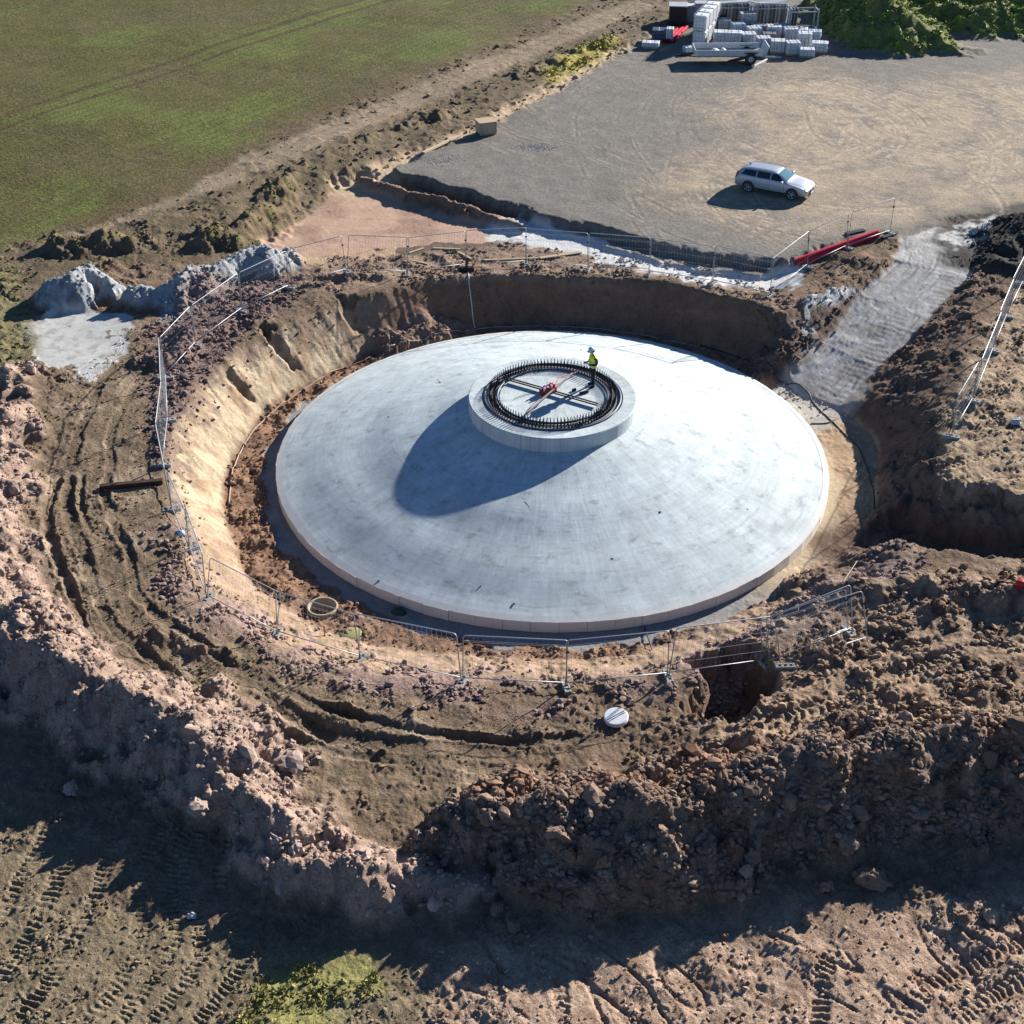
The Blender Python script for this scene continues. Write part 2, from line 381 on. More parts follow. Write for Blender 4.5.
heap('soil_bund', [(366,178,2.1),(420,193,2.1),(470,208,2.1),(522,222,2.05)], .9, 1.0, .1, .12, .12, 20)
heap('verge_hummock', [(520,72,2.8),(580,50,2.8),(620,35,2.8)], .4, .5, .3, .2, .25, 15)
heap('rim_clods', [(150,360,2.1),(172,352,2.2),(190,330,2.15)], .6, .6, .1, .15, .25, 16)
heap('rim_clods', [(155,625,1.6),(185,640,1.5),(230,655,1.25)], .6, .8, .1, .15, .2, 17)
heap('rim_clods', [(300,280,2.05),(345,272,2.1),(380,276,2.0)], .5, .5, .1, .15, .15, 18)

RING = G(322,603,-.15); H[np.hypot(X-RING[0], Y-RING[1]) < .50] -= 1.3
H = np.where(RS < 900, smin(H, RS+.02, .08), H); HEAP['ramp_heap'] = HEAP['ramp_heap']*(1-ramp_m)
# --- soil colours by region
def reg(lst, z, soft=.6, xx=None, pad=6):
    d = sdf_poly(PP(lst, z), wx if xx is None else wx2, wy if xx is None else wy2, pad); return sstep(soft, -soft, d)
n1 = fbm(X, Y, .35, 3, 300); n2 = fbm(X, Y, 1.6, 3, 310); n3 = fbm(X, Y, .12, 2, 320)
paint(disp(118,98,76), sstep(-.2,.5,n1)*.6); paint(disp(150,126,100), sstep(.1,.7,n2)*.5)
olive = reg([(60,400),(170,300),(190,330),(170,400),(165,470),(180,530),(205,600),(280,650),(380,690),(470,720),(480,790),(400,800),(330,770),(240,720),(150,690),(80,620),(30,540),(30,460)], 1.3, .8)
paint(disp(136,113,86), olive*.9); paint(disp(108,94,70), olive*sstep(0,.6,n2)*.7); blend(ROUGH, .42, olive)
paint(disp(168,144,116), olive*sstep(.15,.6,fbm(X,Y,.5,3,330))*.7)
left_bot = reg([(-100,700),(100,900),(300,960),(420,960),(520,1100),(-200,1150)], .2, 1.0)
paint(disp(140,122,92), left_bot*.95); paint(disp(104,90,66), left_bot*sstep(0,.6,n2)*.6); blend(ROUGH, .4, left_bot)
q1 = X*.8+Y*.6; q2 = -X*.6+Y*.8; crk = np.maximum(sstep(.10,.0,np.abs(perlin(q1*.9,q2*.28,71))), 0*q1)
weed_patch = reg([(225,1040),(255,985),(300,962),(370,960),(392,985),(350,1000),(340,1050)], .2, .35)
right_bot = reg([(420,1100),(440,950),(700,930),(1100,880),(1150,1100)], .2, .8)
paint(disp(186,154,126), right_bot*.95); paint(disp(140,106,82), right_bot*sstep(-.1,.5,n2)*.6); blend(ROUGH, .4, right_bot); H -= right_bot*crk*.09*sstep(-.4,.3,n1); H += right_bot*.10*perlin(q1*.7,q2*.3,73)
rr_ = HEAP['rubble_ridge']; paint(disp(178,148,126), rr_*.95); paint(disp(150,118,104), rr_*sstep(0,.6,n2)*.8); blend(ROUGH, 1.0, rr_)
eb = HEAP['earth_bank']; paint(disp(146,120,100), eb*.95); paint(disp(112,88,70), eb*sstep(0,.5,n2)*.7); paint(disp(150,106,72), eb*sstep(.1,.6,n1)*.6); blend(ROUGH, 1.25, eb)
right_top = reg([(700,690),(860,590),(1100,560),(1150,740),(900,760),(720,760)], 1.2, .8)
paint(disp(168,138,108), right_top*.9); paint(disp(112,86,68), right_top*sstep(0,.5,n2)*.8); blend(ROUGH, 1.0, right_top)
plateau = reg([(1000,300),(1100,260),(1150,520),(1000,520),(930,470),(940,420)], 2.0, .4)
paint(disp(176,150,116), plateau*.95); paint(disp(120,94,74), plateau*sstep(0,.4,n2)*.9); blend(ROUGH, .7, plateau)
rampside = reg([(880,330),(970,250),(1010,280),(940,420),(870,450),(850,410)], 1.2, .5)
paint(disp(122,96,76), rampside*.9); blend(ROUGH, .9, rampside)
backrim = reg([(285,300),(300,262),(420,250),(520,246),(700,268),(780,290),(800,310),(700,282),(560,276),(420,284)], 1.75, .5)
paint(disp(158,130,106), backrim*.8); blend(ROUGH, .7, backrim)
pit_m = sstep(.05, .3, pit_d)
bank_b = sstep(.25, .6, np.sin(th))*pit_m*sstep(-.1,.3,dr)          # back wall: brown subsoil
paint(disp(134,100,76), bank_b); paint(disp(150,118,94), bank_b*sstep(.1,.6,perlin(H*2.2+.3*n1, th*2.5, 344))*.6); blend(ROUGH, .26, bank_b)
lb = sstep(2.1, 2.5, np.abs(th))*pit_m*sstep(.0,.35,dr)*((th > 0) | (th < -2.4))
paint(disp(182,160,126), lb*sstep(3.4, 1.6, dr+.5*n2)); paint(disp(160,126,94), lb*sstep(.0,.6,fbm(X,Y,.8,3,340))*.8); paint(disp(206,184,146), lb*sstep(.1,.5,fbm(X,Y,1.3,3,341))*.5); paint(disp(140,116,96), lb*sstep(1.5,2.3,dr+.9*n2+.4*n1)); H -= lb*.06*sstep(.12,0,np.abs(perlin(th*26+.6*n1, rr*.35, 342)))*sstep(-.2,.4,n1); blend(ROUGH, .3, lb*sstep(3.,2.,dr))
nb = pit_m*sstep(-.3, -.6, np.sin(th))*sstep(.0,.4,dr); paint(disp(168,138,104), nb*.9); paint(disp(186,150,132), nb*sstep(0,.5,n2)*.8)
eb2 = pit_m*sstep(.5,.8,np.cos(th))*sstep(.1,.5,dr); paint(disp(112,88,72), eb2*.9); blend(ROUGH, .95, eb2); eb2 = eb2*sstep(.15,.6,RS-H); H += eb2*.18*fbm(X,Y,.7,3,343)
floor_m = sstep(.25, -.1, dr)*(rr < 20)
paint(disp(154,115,84), floor_m); paint(disp(112,80,58), floor_m*sstep(0,.5,fbm(X,Y,1.2,3,350))*.7); blend(ROUGH, .75, floor_m)
east_floor = floor_m*sstep(.55,.8,np.cos(th))*sstep(.5,.2,np.sin(th)); paint(disp(190,156,116), east_floor*.85); blend(ROUGH, .35, east_floor)
bl_r = 12.55+.35*fbm(X,Y,.7,3,360)+.35*np.clip(-np.sin(th),0,1); blind = sstep(.06,-.06,rr-bl_r)
paint(disp(150,146,142), blind*(1-.6*east_floor)); paint(disp(196,172,136), blind*east_floor); blend(ROUGH, 0.05, blind)
paint(disp(186,184,179), ramp_m*.95); paint(disp(208,207,203), ramp_m*sstep(0,.6,n2)*.7); paint(disp(150,142,132), ramp_m*sstep(.1,.5,n1)*.6); paint(disp(140,132,122), ramp_m*sstep(.3,.8,fbm(ramp_s*1.6,ramp_l*.22,1.,3,361))*.7); blend(ROUGH, .1, ramp_m)
apron = reg([(780,392),(815,385),(845,400),(830,425),(800,425)], -.42, .4); paint(disp(186,178,164), apron*.9); blend(ROUGH,.1,apron)
paint(disp(112,84,66), tr_m*.9*(1-ramp_m)); 
paint(disp(120,92,68), sstep(.6,-.1,d_hole)); 
# pad
gr = disp(126,120,111); sandy = disp(174,153,124)
paint(gr, m_pad); sm = reg([(760,140),(700,110),(800,70),(900,90),(1030,70),(1150,60),(1150,240),(1010,215),(930,225),(850,235),(780,235),(650,200),(690,160)], 2.4, 3.0)
paint(sandy, m_pad*np.clip(sm*(.7+.6*n1+.25*n2), 0, .9)); paint(disp(170,150,120), m_pad*sstep(.1,.6,n2)*.35*(sm*.7+.3)); blend(ROUGH, .06, m_pad)
paint(disp(112,108,100), m_pad*sstep(1.6,.2,-d_pad)*sstep(.2,.7,np.clip((X+10)/8,0,1))*.7*(Y<40))
paint(disp(118,112,102), m_pad*sstep(.25,.7,fbm(X,Y,.22,3,365))*.6*(1-.6*sm))
# low sandy cut and trench
lowm = sstep(.3,-.3,d_low); paint(disp(192,154,126), lowm); paint(disp(150,116,94), lowm*sstep(0,.6,n1)*.6); paint(disp(120,92,74), lowm*sstep(.08,.0,np.abs(n2-.1))*sstep(0,.4,n1)*.7); blend(ROUGH, .12, lowm)
lowb = sstep(.0,.3,d_low)*sstep(1.8,.8,d_low)*(1-m_pad); paint(disp(196,164,122), lowb*.8*(X<-8)); blend(ROUGH,.25,lowb)
paint(disp(116,96,76), lowb*(X>=-8))
i = sub(trench_pl[:,0], trench_pl[:,1], 5); d, s, z, l = poly_near(trench_pl, i, wx2, wy2); tm = np.zeros(len(X)); tm[i] = sstep(2.1,1.4,d+.4*n2[i]); tm *= (1-m_pad)
paint(disp(212,212,210), tm); blend(ROUGH, .35, tm)
paint(disp(200,170,130), ledge_m*.9); blend(ROUGH, .25, ledge_m)
# verge between crop and pad
vg = sstep(.6,-.6,rough_far)*(1-m_pad)*(1-m_field)*(1-lowm)
paint(disp(122,104,78), vg*.9*(1-ledge_m)); paint(disp(92,80,58), vg*sstep(-.1,.5,n1+.4*n2)*.55*(1-ledge_m)); paint(disp(112,104,64), vg*sstep(.05,.5,n2)*.55*(1-ledge_m)); blend(ROUGH, .5, vg*(1-ledge_m))
lane = P([(90,222,2.5),(126,210,2.5),(200,184,2.55),(280,155,2.6),(350,122,2.65),(440,85,2.7),(540,45,2.7),(640,5,2.7)])
i = sub(lane[:,0], lane[:,1], 5); d, s, z, l = poly_near(lane, i, wsx, wsy); lm = np.zeros(len(X)); lm[i] = sstep(1.8,.8,d)
paint(disp(152,132,104), lm*vg*.9); paint(disp(140,122,96), lm*vg*sstep(0,.6,n2)*.6); blend(ROUGH, .3, lm*vg)
H[i] -= .09*np.exp(-((d-.85)/.22)**2)*vg[i]
# grey heaps etc
gm = HEAP['grey_heap']; paint(disp(150,154,157), gm); paint(disp(120,108,98), gm*sstep(.35,.6,n1)*.6); paint(disp(190,194,196), gm*sstep(.1,.7,n2)*.5); blend(ROUGH, .95, gm)
flat = reg([(22,325),(60,310),(118,313),(136,330),(125,352),(92,380),(60,374),(28,362)], 1.85, .12, 1)*sstep(-.75,-.6,n1-.5*n2); paint(disp(186,186,182), flat); paint(disp(150,148,142), flat*sstep(.1,.5,n2)*.6); blend(ROUGH,.03,flat)
flat2 = reg([(150,318),(190,296),(250,272),(290,262),(296,268),(250,284),(205,306),(165,330)], 1.85, .25, 1); paint(disp(160,164,164), flat2); blend(ROUGH,.3,flat2)
rh = HEAP['ramp_heap']; paint(disp(112,92,80), rh); paint(disp(190,192,190), rh*sstep(1.55,1.95,H+.35*n1)); paint(disp(180,180,178), rh*reg([(795,318),(812,322),(830,372),(818,384),(806,350)],.8,.3)*sstep(-.3,.2,n2)); blend(ROUGH,.9,rh)
dk = HEAP['dark_heap']; paint(disp(62,56,52), dk); blend(ROUGH,.6,dk)
dkp = reg([(930,240),(945,222),(985,210),(1040,200),(1060,280),(1000,272),(950,262)], 2.4, .5); paint(disp(66,62,56), dkp*.9); paint(disp(190,190,186), reg([(940,236),(960,222),(1000,212),(1005,225),(985,238),(950,246)],2.5,.25,1)*sstep(-.3,.2,n2+.2))
gmn = HEAP['green_mound']; paint(disp(120,122,52), gmn); paint(disp(150,156,66), gmn*sstep(0,.5,n2)*.6); blend(ROUGH,.7,gmn)
sbd = HEAP['soil_bund']; paint(disp(150,118,92), sbd*.9); blend(ROUGH,.6,sbd)
vh = HEAP['verge_hummock']; paint(disp(126,104,74), vh*.7); paint(disp(118,112,58), vh*sstep(.05,.4,n2)*.7); blend(ROUGH,.8,vh)
lt = reg([(-40,240),(20,270),(40,330),(20,370),(-60,370)], 2.0, .5); paint(disp(124,118,74), lt*.8); blend(ROUGH,.7,lt)
rc = HEAP['rim_clods']; paint(disp(140,112,96), rc*.9); blend(ROUGH,1.,rc)
rimp = reg([(150,330),(200,290),(290,275),(300,300),(230,345),(190,400),(165,470),(150,440)],1.85,.5); paint(disp(134,108,100), rimp*.85*(1-pit_m)); blend(ROUGH,.8,rimp*(1-pit_m))
nearrim = sstep(-.35,-.6,np.sin(th))*sstep(1.2,2.2,dr)*sstep(4.6,3.2,dr)*(1-right_top); paint(disp(152,124,114), nearrim*.7*sstep(-.4,.3,n1)); blend(ROUGH,.75,nearrim)
# crop field
paint(disp(98,94,36), m_field); fa = P([(0,120,2.8),(350,4,2.9)]); fd_ = (fa[1]-fa[0])[:2]; fd_ /= np.hypot(*fd_); fp = -X*fd_[1]+Y*fd_[0]; st_ = np.sin(fp*.55+1.2*n3)+.5*np.sin(fp*2.6+.4*n1)            # drilling passes
paint(disp(102,122,30), m_field*sstep(.1,.9,n3*1.2+.35*st_+.02*(X+30))*.55); paint(disp(104,94,60), m_field*sstep(-.1,.6,n1*.5-n3*.8)*.5); blend(ROUGH,.12,m_field); paint(disp(84,74,42), m_field*sstep(.2,1,np.sin(fp*9+.5*n1))*.45)
paint(disp(112,90,64), m_field*sstep(-2.4,-.2,d_field)*.55)
edge = m_field*0
for off in (0, 1):
    ta, tb = G(0,127,2.8), G(350,11,2.9); td_ = (tb-ta)/np.hypot(*(tb-ta)[:2]); tn_ = np.array([-td_[1], td_[0], 0])
    tl = np.array([ta-td_*60+tn_*1.9*off, ta+tn_*1.9*off, tb+tn_*1.9*off, tb+td_*120+tn_*1.9*off])
    i = sub(tl[:,0], tl[:,1], 4); d, s, z, l = poly_near(tl, i, X, Y); e_ = np.exp(-(d/.2)**2); H[i] -= .1*e_*m_field[i]
    mm = np.zeros(len(X)); mm[i] = sstep(.34,.14,d); paint(disp(84,70,46), mm*m_field*.9)
for q in (0,):
    tl = P([(-60,[20,62,190][q],2.8),(230,[-70,22,60][q],2.85)]) 
    i = sub(tl[:,0], tl[:,1], 4); d, s, z, l = poly_near(tl, i, wx, wy); mm = np.zeros(len(X)); mm[i] = sstep(.5,.1,d); paint(disp([112,100,130][q],[92,88,140][q],60), mm*m_field*.45)
yel = reg([(545,70),(560,58),(600,40),(622,36),(612,48),(570,72),(550,80)], 2.7, .5); paint(disp(176,160,52), yel*.85*(1-m_pad))
paint(disp(150,146,70), weed_patch*.9)

# --- wheel ruts and tread prints pressed into the soil
def rut(pts, wdt, depth, tread=0, lam=.3, skew=.35, rim=.4, col=None, cm=.6, soften=1):
    pts = smooth_pl(P(pts)); i = sub(pts[:,0], pts[:,1], 3); d, s, z, l = poly_near(pts, i, wsx, wsy)
    d = d+.05*n2[i]+.05*fbm(X[i],Y[i],5,2,99); hw_ = wdt/2; a = sstep(hw_, hw_*.7, d); b = np.exp(-((d-hw_*1.25)/(hw_*.35))**2)
    fade = sstep(0, .8, l)*sstep(0, .8, l.max()-l)*(.55+.45*sstep(-.3,.3,n1[i]))
    fade *= (.7 if tread else .5)+(.3 if tread else .5)*sstep(-.25,.35,fbm(X[i],Y[i],.45,2,94)); depth = depth*(.55 if not tread and depth < .16 else 1.0); H[i] += fade*(-depth*a+rim*depth*b)
    if tread:
        t_ = np.sin(2*PI*(l/lam+skew*d/lam+.22*fbm(X[i],Y[i],1.3,2,92))); H[i] += fade*a*tread*np.clip(t_*1.5, -1, 1)*(.6+.4*sstep(-.3,.25,fbm(X[i],Y[i],1.1,2,93)))
    blend_r = np.zeros(len(X)); blend_r[i] = a*fade; blend(ROUGH, .12, blend_r*.85)
    if col is not None: paint(col, blend_r*cm)
mud = disp(96,84,62); mudl = disp(166,142,112)
rut([(205,330,1.85),(120,360,1.9),(85,420,1.9),(70,480,1.7),(85,560,1.5),(120,625,1.35),(190,690,1.0),(290,740,.8),(420,765,.6),(520,775,.5)], .5, .15, .0, .4, col=mud)
rut([(150,365,1.85),(118,420,1.8),(108,480,1.7),(125,560,1.5),(165,620,1.3),(240,672,.95),(330,710,.75),(440,738,.6)], .42, .13, .0, .4, col=mud)
rut([(60,470,1.7),(52,530,1.6),(75,600,1.5),(100,650,1.35)], .45, .16)
rut([(80,470,1.7),(90,540,1.6)], .3, .12)
rut([(310,705,.75),(400,732,.65),(500,742,.55),(600,738,.6)], .5, .16, 0, .4); rut([(380,772,.6),(470,786,.5)], .6, .14, 0, .4)
rut([(250,690,.9),(330,735,.75),(430,752,.6)], .8, .2, col=mud)
rut([(660,720,.7),(800,712,1.1),(900,670,1.4),(1010,640,1.6)], .75, .12, .06, .3, .6, col=mudl, cm=.8)
rut([(780,690,.9),(870,652,1.1),(950,640,1.4)], .6, .1, .05, .3, .6, col=mudl, cm=.7)
rut([(935,470,1.95),(980,455,2.0),(1060,440,2.1)], .5, .1, .05, .28, .6, col=mudl)
rut([(935,492,1.95),(980,474,2.0),(1060,462,2.1)], .5, .1, .05, .28, .6, col=mudl)
for (x0, x1) in ((0,35),(40,70),(85,110),(150,150),(182,176),(215,190),(262,230)):
    rut([(x0-80,1040,.2),(x0-20,960,.2),(x1-10,880,.3),(x1+20,820,.35)], .5, .05, .055, .19, 0, .2, col=disp(158,140,108), cm=.5)
for k in (1,4):
    rut([(480+k*85,1050,.1),(470+k*88,985,.1),(470+k*92,930,.2)], .5, .07, .05, .24, .3, col=disp(184,152,122), cm=.5)
rut([(880,1040,.2),(930,985,.2),(1040,930,.3)], .6, .07, .05, .24, .3); rut([(930,1040,.2),(980,1000,.2),(1040,965,.3)], .6, .07, .05, .24, .3)
for g_, w_ in [q for k_, q in enumerate((([(222,368,1.7),(237,386,.9),(254,408,0)],.5),([(248,346,1.6),(266,366,.9),(286,390,0)],.35),([(261,330,1.7),(283,352,.9),(305,378,0)],.5),([(300,310,1.6),(318,335,.8),(328,360,0)],.5),([(340,300,1.6),(352,325,.8),(360,345,0)],.6))) if k_ in (0,2,4)]:
    pts = smooth_pl(P(g_)); i = sub(pts[:,0], pts[:,1], 2); d, s, z, l = poly_near(pts, i, wx2, wy2); H[i] -= .42*sstep(w_*.75, w_*.15, d+.12*n2[i])*sstep(0,.7,l)*sstep(0,.6,l.max()-l)
# ramp: raked across by tracks
H += ramp_m*.007*np.sin(2*PI*(ramp_l/.36+.3*n_early))*sstep(.2,1.,-ramp_s*.6)*sstep(-.4,.3,n1)-ramp_m*.03*sstep(.15,.0,np.abs(perlin(ramp_s*1.1,ramp_l*.25,77)))
i = np.nonzero(ramp_m > .01)[0]
# turning circles of lorries on the pad
px_ = X+.35*fbm(X, Y, .1, 2, 88); py_ = Y+.35*fbm(X, Y, .1, 2, 89); ag = np.zeros(len(X)); al = np.zeros(len(X))
arcs = []
for (cx_, cy_, r0, n_) in ((800,122,5.5,9),(840,140,10,8),(700,118,6,5),(930,120,5,6),(620,90,8,5),(880,190,9,6)):
    for k in range(int(n_*1.8)): arcs.append((cx_+RNG.uniform(-14,14), cy_+RNG.uniform(-5,5), r0*RNG.uniform(.7,1.7), RNG.uniform(.08,.2)))
for k, (cx_, cy_, r_, w_) in enumerate(arcs):
    c_ = G(cx_, cy_, 2.42); q = np.abs(np.hypot(px_-c_[0], (py_-c_[1])*.8)-r_); f_ = m_pad*sstep(-.1,.4,perlin(X*.13+k*7.3, Y*.13-k*3.1, 400))*sstep(-.35,.25,n2)
    ag = np.maximum(ag, sstep(w_, w_*.3, q)*f_*RNG.uniform(.5,1)); al = np.maximum(al, np.exp(-((q-w_*1.5)/.14)**2)*f_)
H -= ag*.02; H += al*.012; paint(disp(106,96,82), ag*.42); paint(disp(212,190,154), al*.4*(.3+.7*sm))

apr2 = np.clip(reg([(775,386),(800,366),(850,350),(862,400),(838,426),(800,430)], -.3, .3)*sstep(-.2,.1,RS*0+.1)*(H < .6), 0, 1); paint(disp(180,172,160), apr2*(1-ramp_m)*.8); blend(ROUGH, .04, np.maximum(ramp_m, apr2)); apron = np.maximum(apron, 1.6*apr2)
# --- lumps
H0 = H.copy()
near = Y < 26
R_ = ROUGH*(.5+.75*sstep(-.3,.45,fbm(X,Y,.3,3,505)))
patch = .35+.65*sstep(-.35,.35,fbm(X,Y,.7,3,500))
H += R_*.16*fbm(X, Y, .9, 3, 510)
H += R_*.10*np.abs(fbm(X, Y, 2.3, 3, 520))*patch
H[near] += (R_*patch)[near]*(.26*pebbles(wx2[near], wy2[near], .75, 530, .12, .5)*sstep(.5,1.,R_[near])+.55*pebbles(wx2[near], wy2[near], .36, 540, .2, .6)+.75*pebbles(X[near], Y[near], .19, 550, .2, .6))
far = ~near; H[far] += (R_*patch)[far]*.5*pebbles(wx2[far], wy2[far], .6, 560, .2, .6)
H += .014*fbm(X, Y, 5.5, 2, 570)*(1-.6*m_pad)
H[near] += (np.clip(R_+.1,0,.8)*(1-m_pad))[near]*.85*pebbles(X[near], Y[near], .115, 555, .2, .6)
H += np.clip(R_,.1,1)*.05*np.abs(fbm(X, Y, 4.1, 2, 575))*(1-.8*m_pad)
sm_ = np.clip(.75*ramp_m+.75*flat+.5*tm+.5*lowm+.4*apron, 0, .8); H = H+(H0-H)*sm_
H += gm*(.12*np.abs(fbm(X,Y,1.7,3,580))+.5*pebbles(X,Y,.3,581,.2,.6))
# nothing pokes through the concrete
under = rr < 12.0
H = np.where(under, np.minimum(H, -.42), H); H = np.where(blind > .5, np.maximum(np.minimum(H, -.37), -.42), H)

# region objects
cls('excavation', pit_m > .5); cls('excavation', (tr_m > .6))
cls('gravel_yard', m_pad > .5); cls('field', m_field > .5); cls('path', (lm*vg) > .5)
cls('sandy_ground', (lowm > .5) | (ledge_m > .5)); cls('washout', (flat > .5) | (tm > .5)); cls('ramp', ramp_m > .5)
cls('haul_road', (olive > .5) & (pit_m < .5))
for nm in ('rubble_ridge','earth_bank','grey_heap','ramp_heap','dark_heap','green_mound'): cls(nm, HEAP[nm] > .5)
cls('concrete_blinding', blind > .5)

Z = H.reshape(SH)
def hz(x, y):
    x = np.asarray(x, float); y = np.asarray(y, float)
    j = np.clip(np.searchsorted(YS, y)-1, 0, NR-2); fy = np.clip((y-YS[j])/(YS[j+1]-YS[j]), 0, 1)
    u = (x-XC)/wid(y); i = np.clip(np.searchsorted(US, u)-1, 0, NCc-2); fx = np.clip((u-US[i])/(US[i+1]-US[i]), 0, 1)
    return (Z[j,i]*(1-fx)+Z[j,i+1]*fx)*(1-fy)+(Z[j+1,i]*(1-fx)+Z[j+1,i+1]*fx)*fy
def pick(arr, x, y):
    j = np.clip(np.searchsorted(YS, y), 0, NR-1); i = np.clip(np.searchsorted(US, (x-XC)/wid(np.asarray(y))), 0, NCc-1); return arr.reshape(SH+arr.shape[1:])[j, i]
def hit(px, py):
    """where the sight line through (px, py) meets the modelled ground"""
    d = ray(px, py); t = np.linspace(25, 200, 7000); q = CAM[None, :]+t[:, None]*d[None, :]
    k = np.nonzero(q[:,2] < hz(q[:,0], q[:,1]))[0]
    return q[k[0]] if len(k) else q[-1]

V = np.stack([X, Y, H], 1)
gx = np.gradient(V.reshape(SH+(3,)), axis=1); gy = np.gradient(V.reshape(SH+(3,)), axis=0); NRM = np.cross(gx, gy).reshape(-1, 3); NRM /= np.linalg.norm(NRM, axis=1)[:, None]
idx = np.arange(NR*NCc).reshape(NR, NCc)
FA = np.stack([idx[:-1,:-1], idx[:-1,1:], idx[1:,1:], idx[1:,:-1]], -1).reshape(-1, 4)
FC = CLS[FA[:,0]]
M_soil = soil_mat('soil'); M_field = soil_mat('crop', .8, 5.0, 14, .16, .36, .5, .9, .12); M_gravel = soil_mat('gravel', .9, 5, 22, .14, .24, .36, .7, .05)
M_clay = soil_mat('clay', 1.4, 6, 30, .16, .2, .24, .6, .05); M_smooth = soil_mat('smooth slurry', 1.2, 4, 24, .1, .1, .12, .35, .03); M_grey = soil_mat('grey aggregate', 1.8, 9, 40, .12, .14, .16, .4, .04)
info = {0:('ground', M_soil, 'bare churned brown earth around the excavation', 'ground')}
meta = {'excavation':(M_clay,'round pit with clay banks dug around the white concrete dome','pit'), 'gravel_yard':(M_gravel,'level grey and sandy gravel platform where the car is parked','yard'),
 'field':(M_field,'green crop field crossed by a pair of brown tractor lines','field'), 'path':(M_soil,'pale dirt track along the edge of the green field','path'),
 'washout':(M_smooth,'pale slabs of concrete washout and grey stone laid over the soil','ground'), 'sandy_ground':(M_smooth,'smooth pinkish sand cut below the gravel platform','ground'), 'ramp':(M_smooth,'pale grey stone ramp leading from the gravel platform down into the pit','ramp'),
 'haul_road':(M_soil,'rutted olive mud haul road curving round the pit','road'), 'concrete_blinding':(M_grey,'ragged grey concrete apron round the foot of the dome','ground'),
 'rubble_ridge':(M_soil,'long pinkish ridge of stony rubble beside the muddy haul road','spoil heap'), 'earth_bank':(M_soil,'tall brown bank of clods and rocks with its near face in shade','spoil heap'),
 'grey_heap':(M_grey,'lumpy blue grey heaps of sand beside the pale flat washout','sand heap'), 'ramp_heap':(M_soil,'brown heap splashed with grey concrete beside the stone ramp','spoil heap'),
 'dark_heap':(M_soil,'nearly black heap of soil at the top of the stone ramp','spoil heap'), 'green_mound':(M_soil,'large earth mound overgrown with green weeds beyond the gravel platform','mound')}
THINGS = {'rubble_ridge','earth_bank','grey_heap','ramp_heap','dark_heap','green_mound'}
for nm, k in CN.items(): info[k] = (nm, *meta[nm])
for k, (nm, mt, lab, cat) in info.items():
    f = FA[FC == k]
    if not len(f): continue
    uq, inv = np.unique(f, return_inverse=True)
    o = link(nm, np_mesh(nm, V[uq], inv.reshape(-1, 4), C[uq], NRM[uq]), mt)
    tag(o, lab, cat, kind=None if nm in THINGS else 'structure')

# ------------------------------------------------------------------ loose stones and clods
def ico(sub_):
    bm = bmesh.new(); bmesh.ops.create_icosphere(bm, subdivisions=sub_, radius=1); v = np.array([q.co[:] for q in bm.verts]); f = np.array([[q.index for q in g.verts] for g in bm.faces]); bm.free(); return v, f
def rock_variants(sub_, n, seed):
    v, f = ico(sub_); out = []
    for k in range(n):
        r = np.random.default_rng(seed+k); q = v.copy()
        for _ in range(7):                                # planes sliced off: angular stones
            d = r.normal(size=3); d /= np.linalg.norm(d); h = r.uniform(.45, .85); e_ = q@d-h; q = q-np.maximum(e_, 0)[:, None]*d[None, :]
        q *= 1+.10*r.normal(size=(len(q), 1)); out.append(q)
    return out, f
RV1 = rock_variants(1, 10, 1); RV2 = rock_variants(2, 8, 40); RV3 = rock_variants(3, 12, 80)
def scatter(x, y, size, cols, RV, sink=.25, flat=.75, rng=RNG):
    vs_, f = RV; n = len(x); nv = len(vs_[0]); base = np.stack(vs_); pick_ = rng.integers(0, len(vs_), n)
    q = base[pick_]*size[:, None, None]*np.stack([rng.uniform(.8,1.3,n), rng.uniform(.65,1.1,n), rng.uniform(.5,.9,n)*flat/.75], 1)[:, None, :]
    a, b, c = rng.uniform(0, 2*PI, n), rng.uniform(-.6,.6,n), rng.uniform(-.6,.6,n)
    ca, sa, cb, sb, cc, sc = np.cos(a), np.sin(a), np.cos(b), np.sin(b), np.cos(c), np.sin(c); o = np.zeros(n); e1 = np.ones(n)
    Rz = np.stack([ca,-sa,o,sa,ca,o,o,o,e1], 1).reshape(-1,3,3); Rx = np.stack([e1,o,o,o,cb,-sb,o,sb,cb], 1).reshape(-1,3,3); Ry = np.stack([cc,o,sc,o,e1,o,-sc,o,cc], 1).reshape(-1,3,3)
    q = np.einsum('nij,nkj->nki', Rz@Rx@Ry, q); z = hz(x, y)-0+size*(.45-sink)
    q = q+np.stack([x, y, z], 1)[:, None, :]
    F_ = (f[None]+np.arange(n)[:, None, None]*nv).reshape(-1, 3)
    return q.reshape(-1, 3), F_, np.repeat(cols, nv, 0)
M_stone = soil_mat('stones', 3, 18, 50, .15, .18, .18, .4, .02)
def sample(mask_fn, n, x0, x1, y0, y1):
    x = RNG.uniform(x0, x1, n*3); y = RNG.uniform(y0, y1, n*3); m = pick(mask_fn, x, y); k = RNG.uniform(0, 1, n*3) < m; return x[k][:n], y[k][:n]
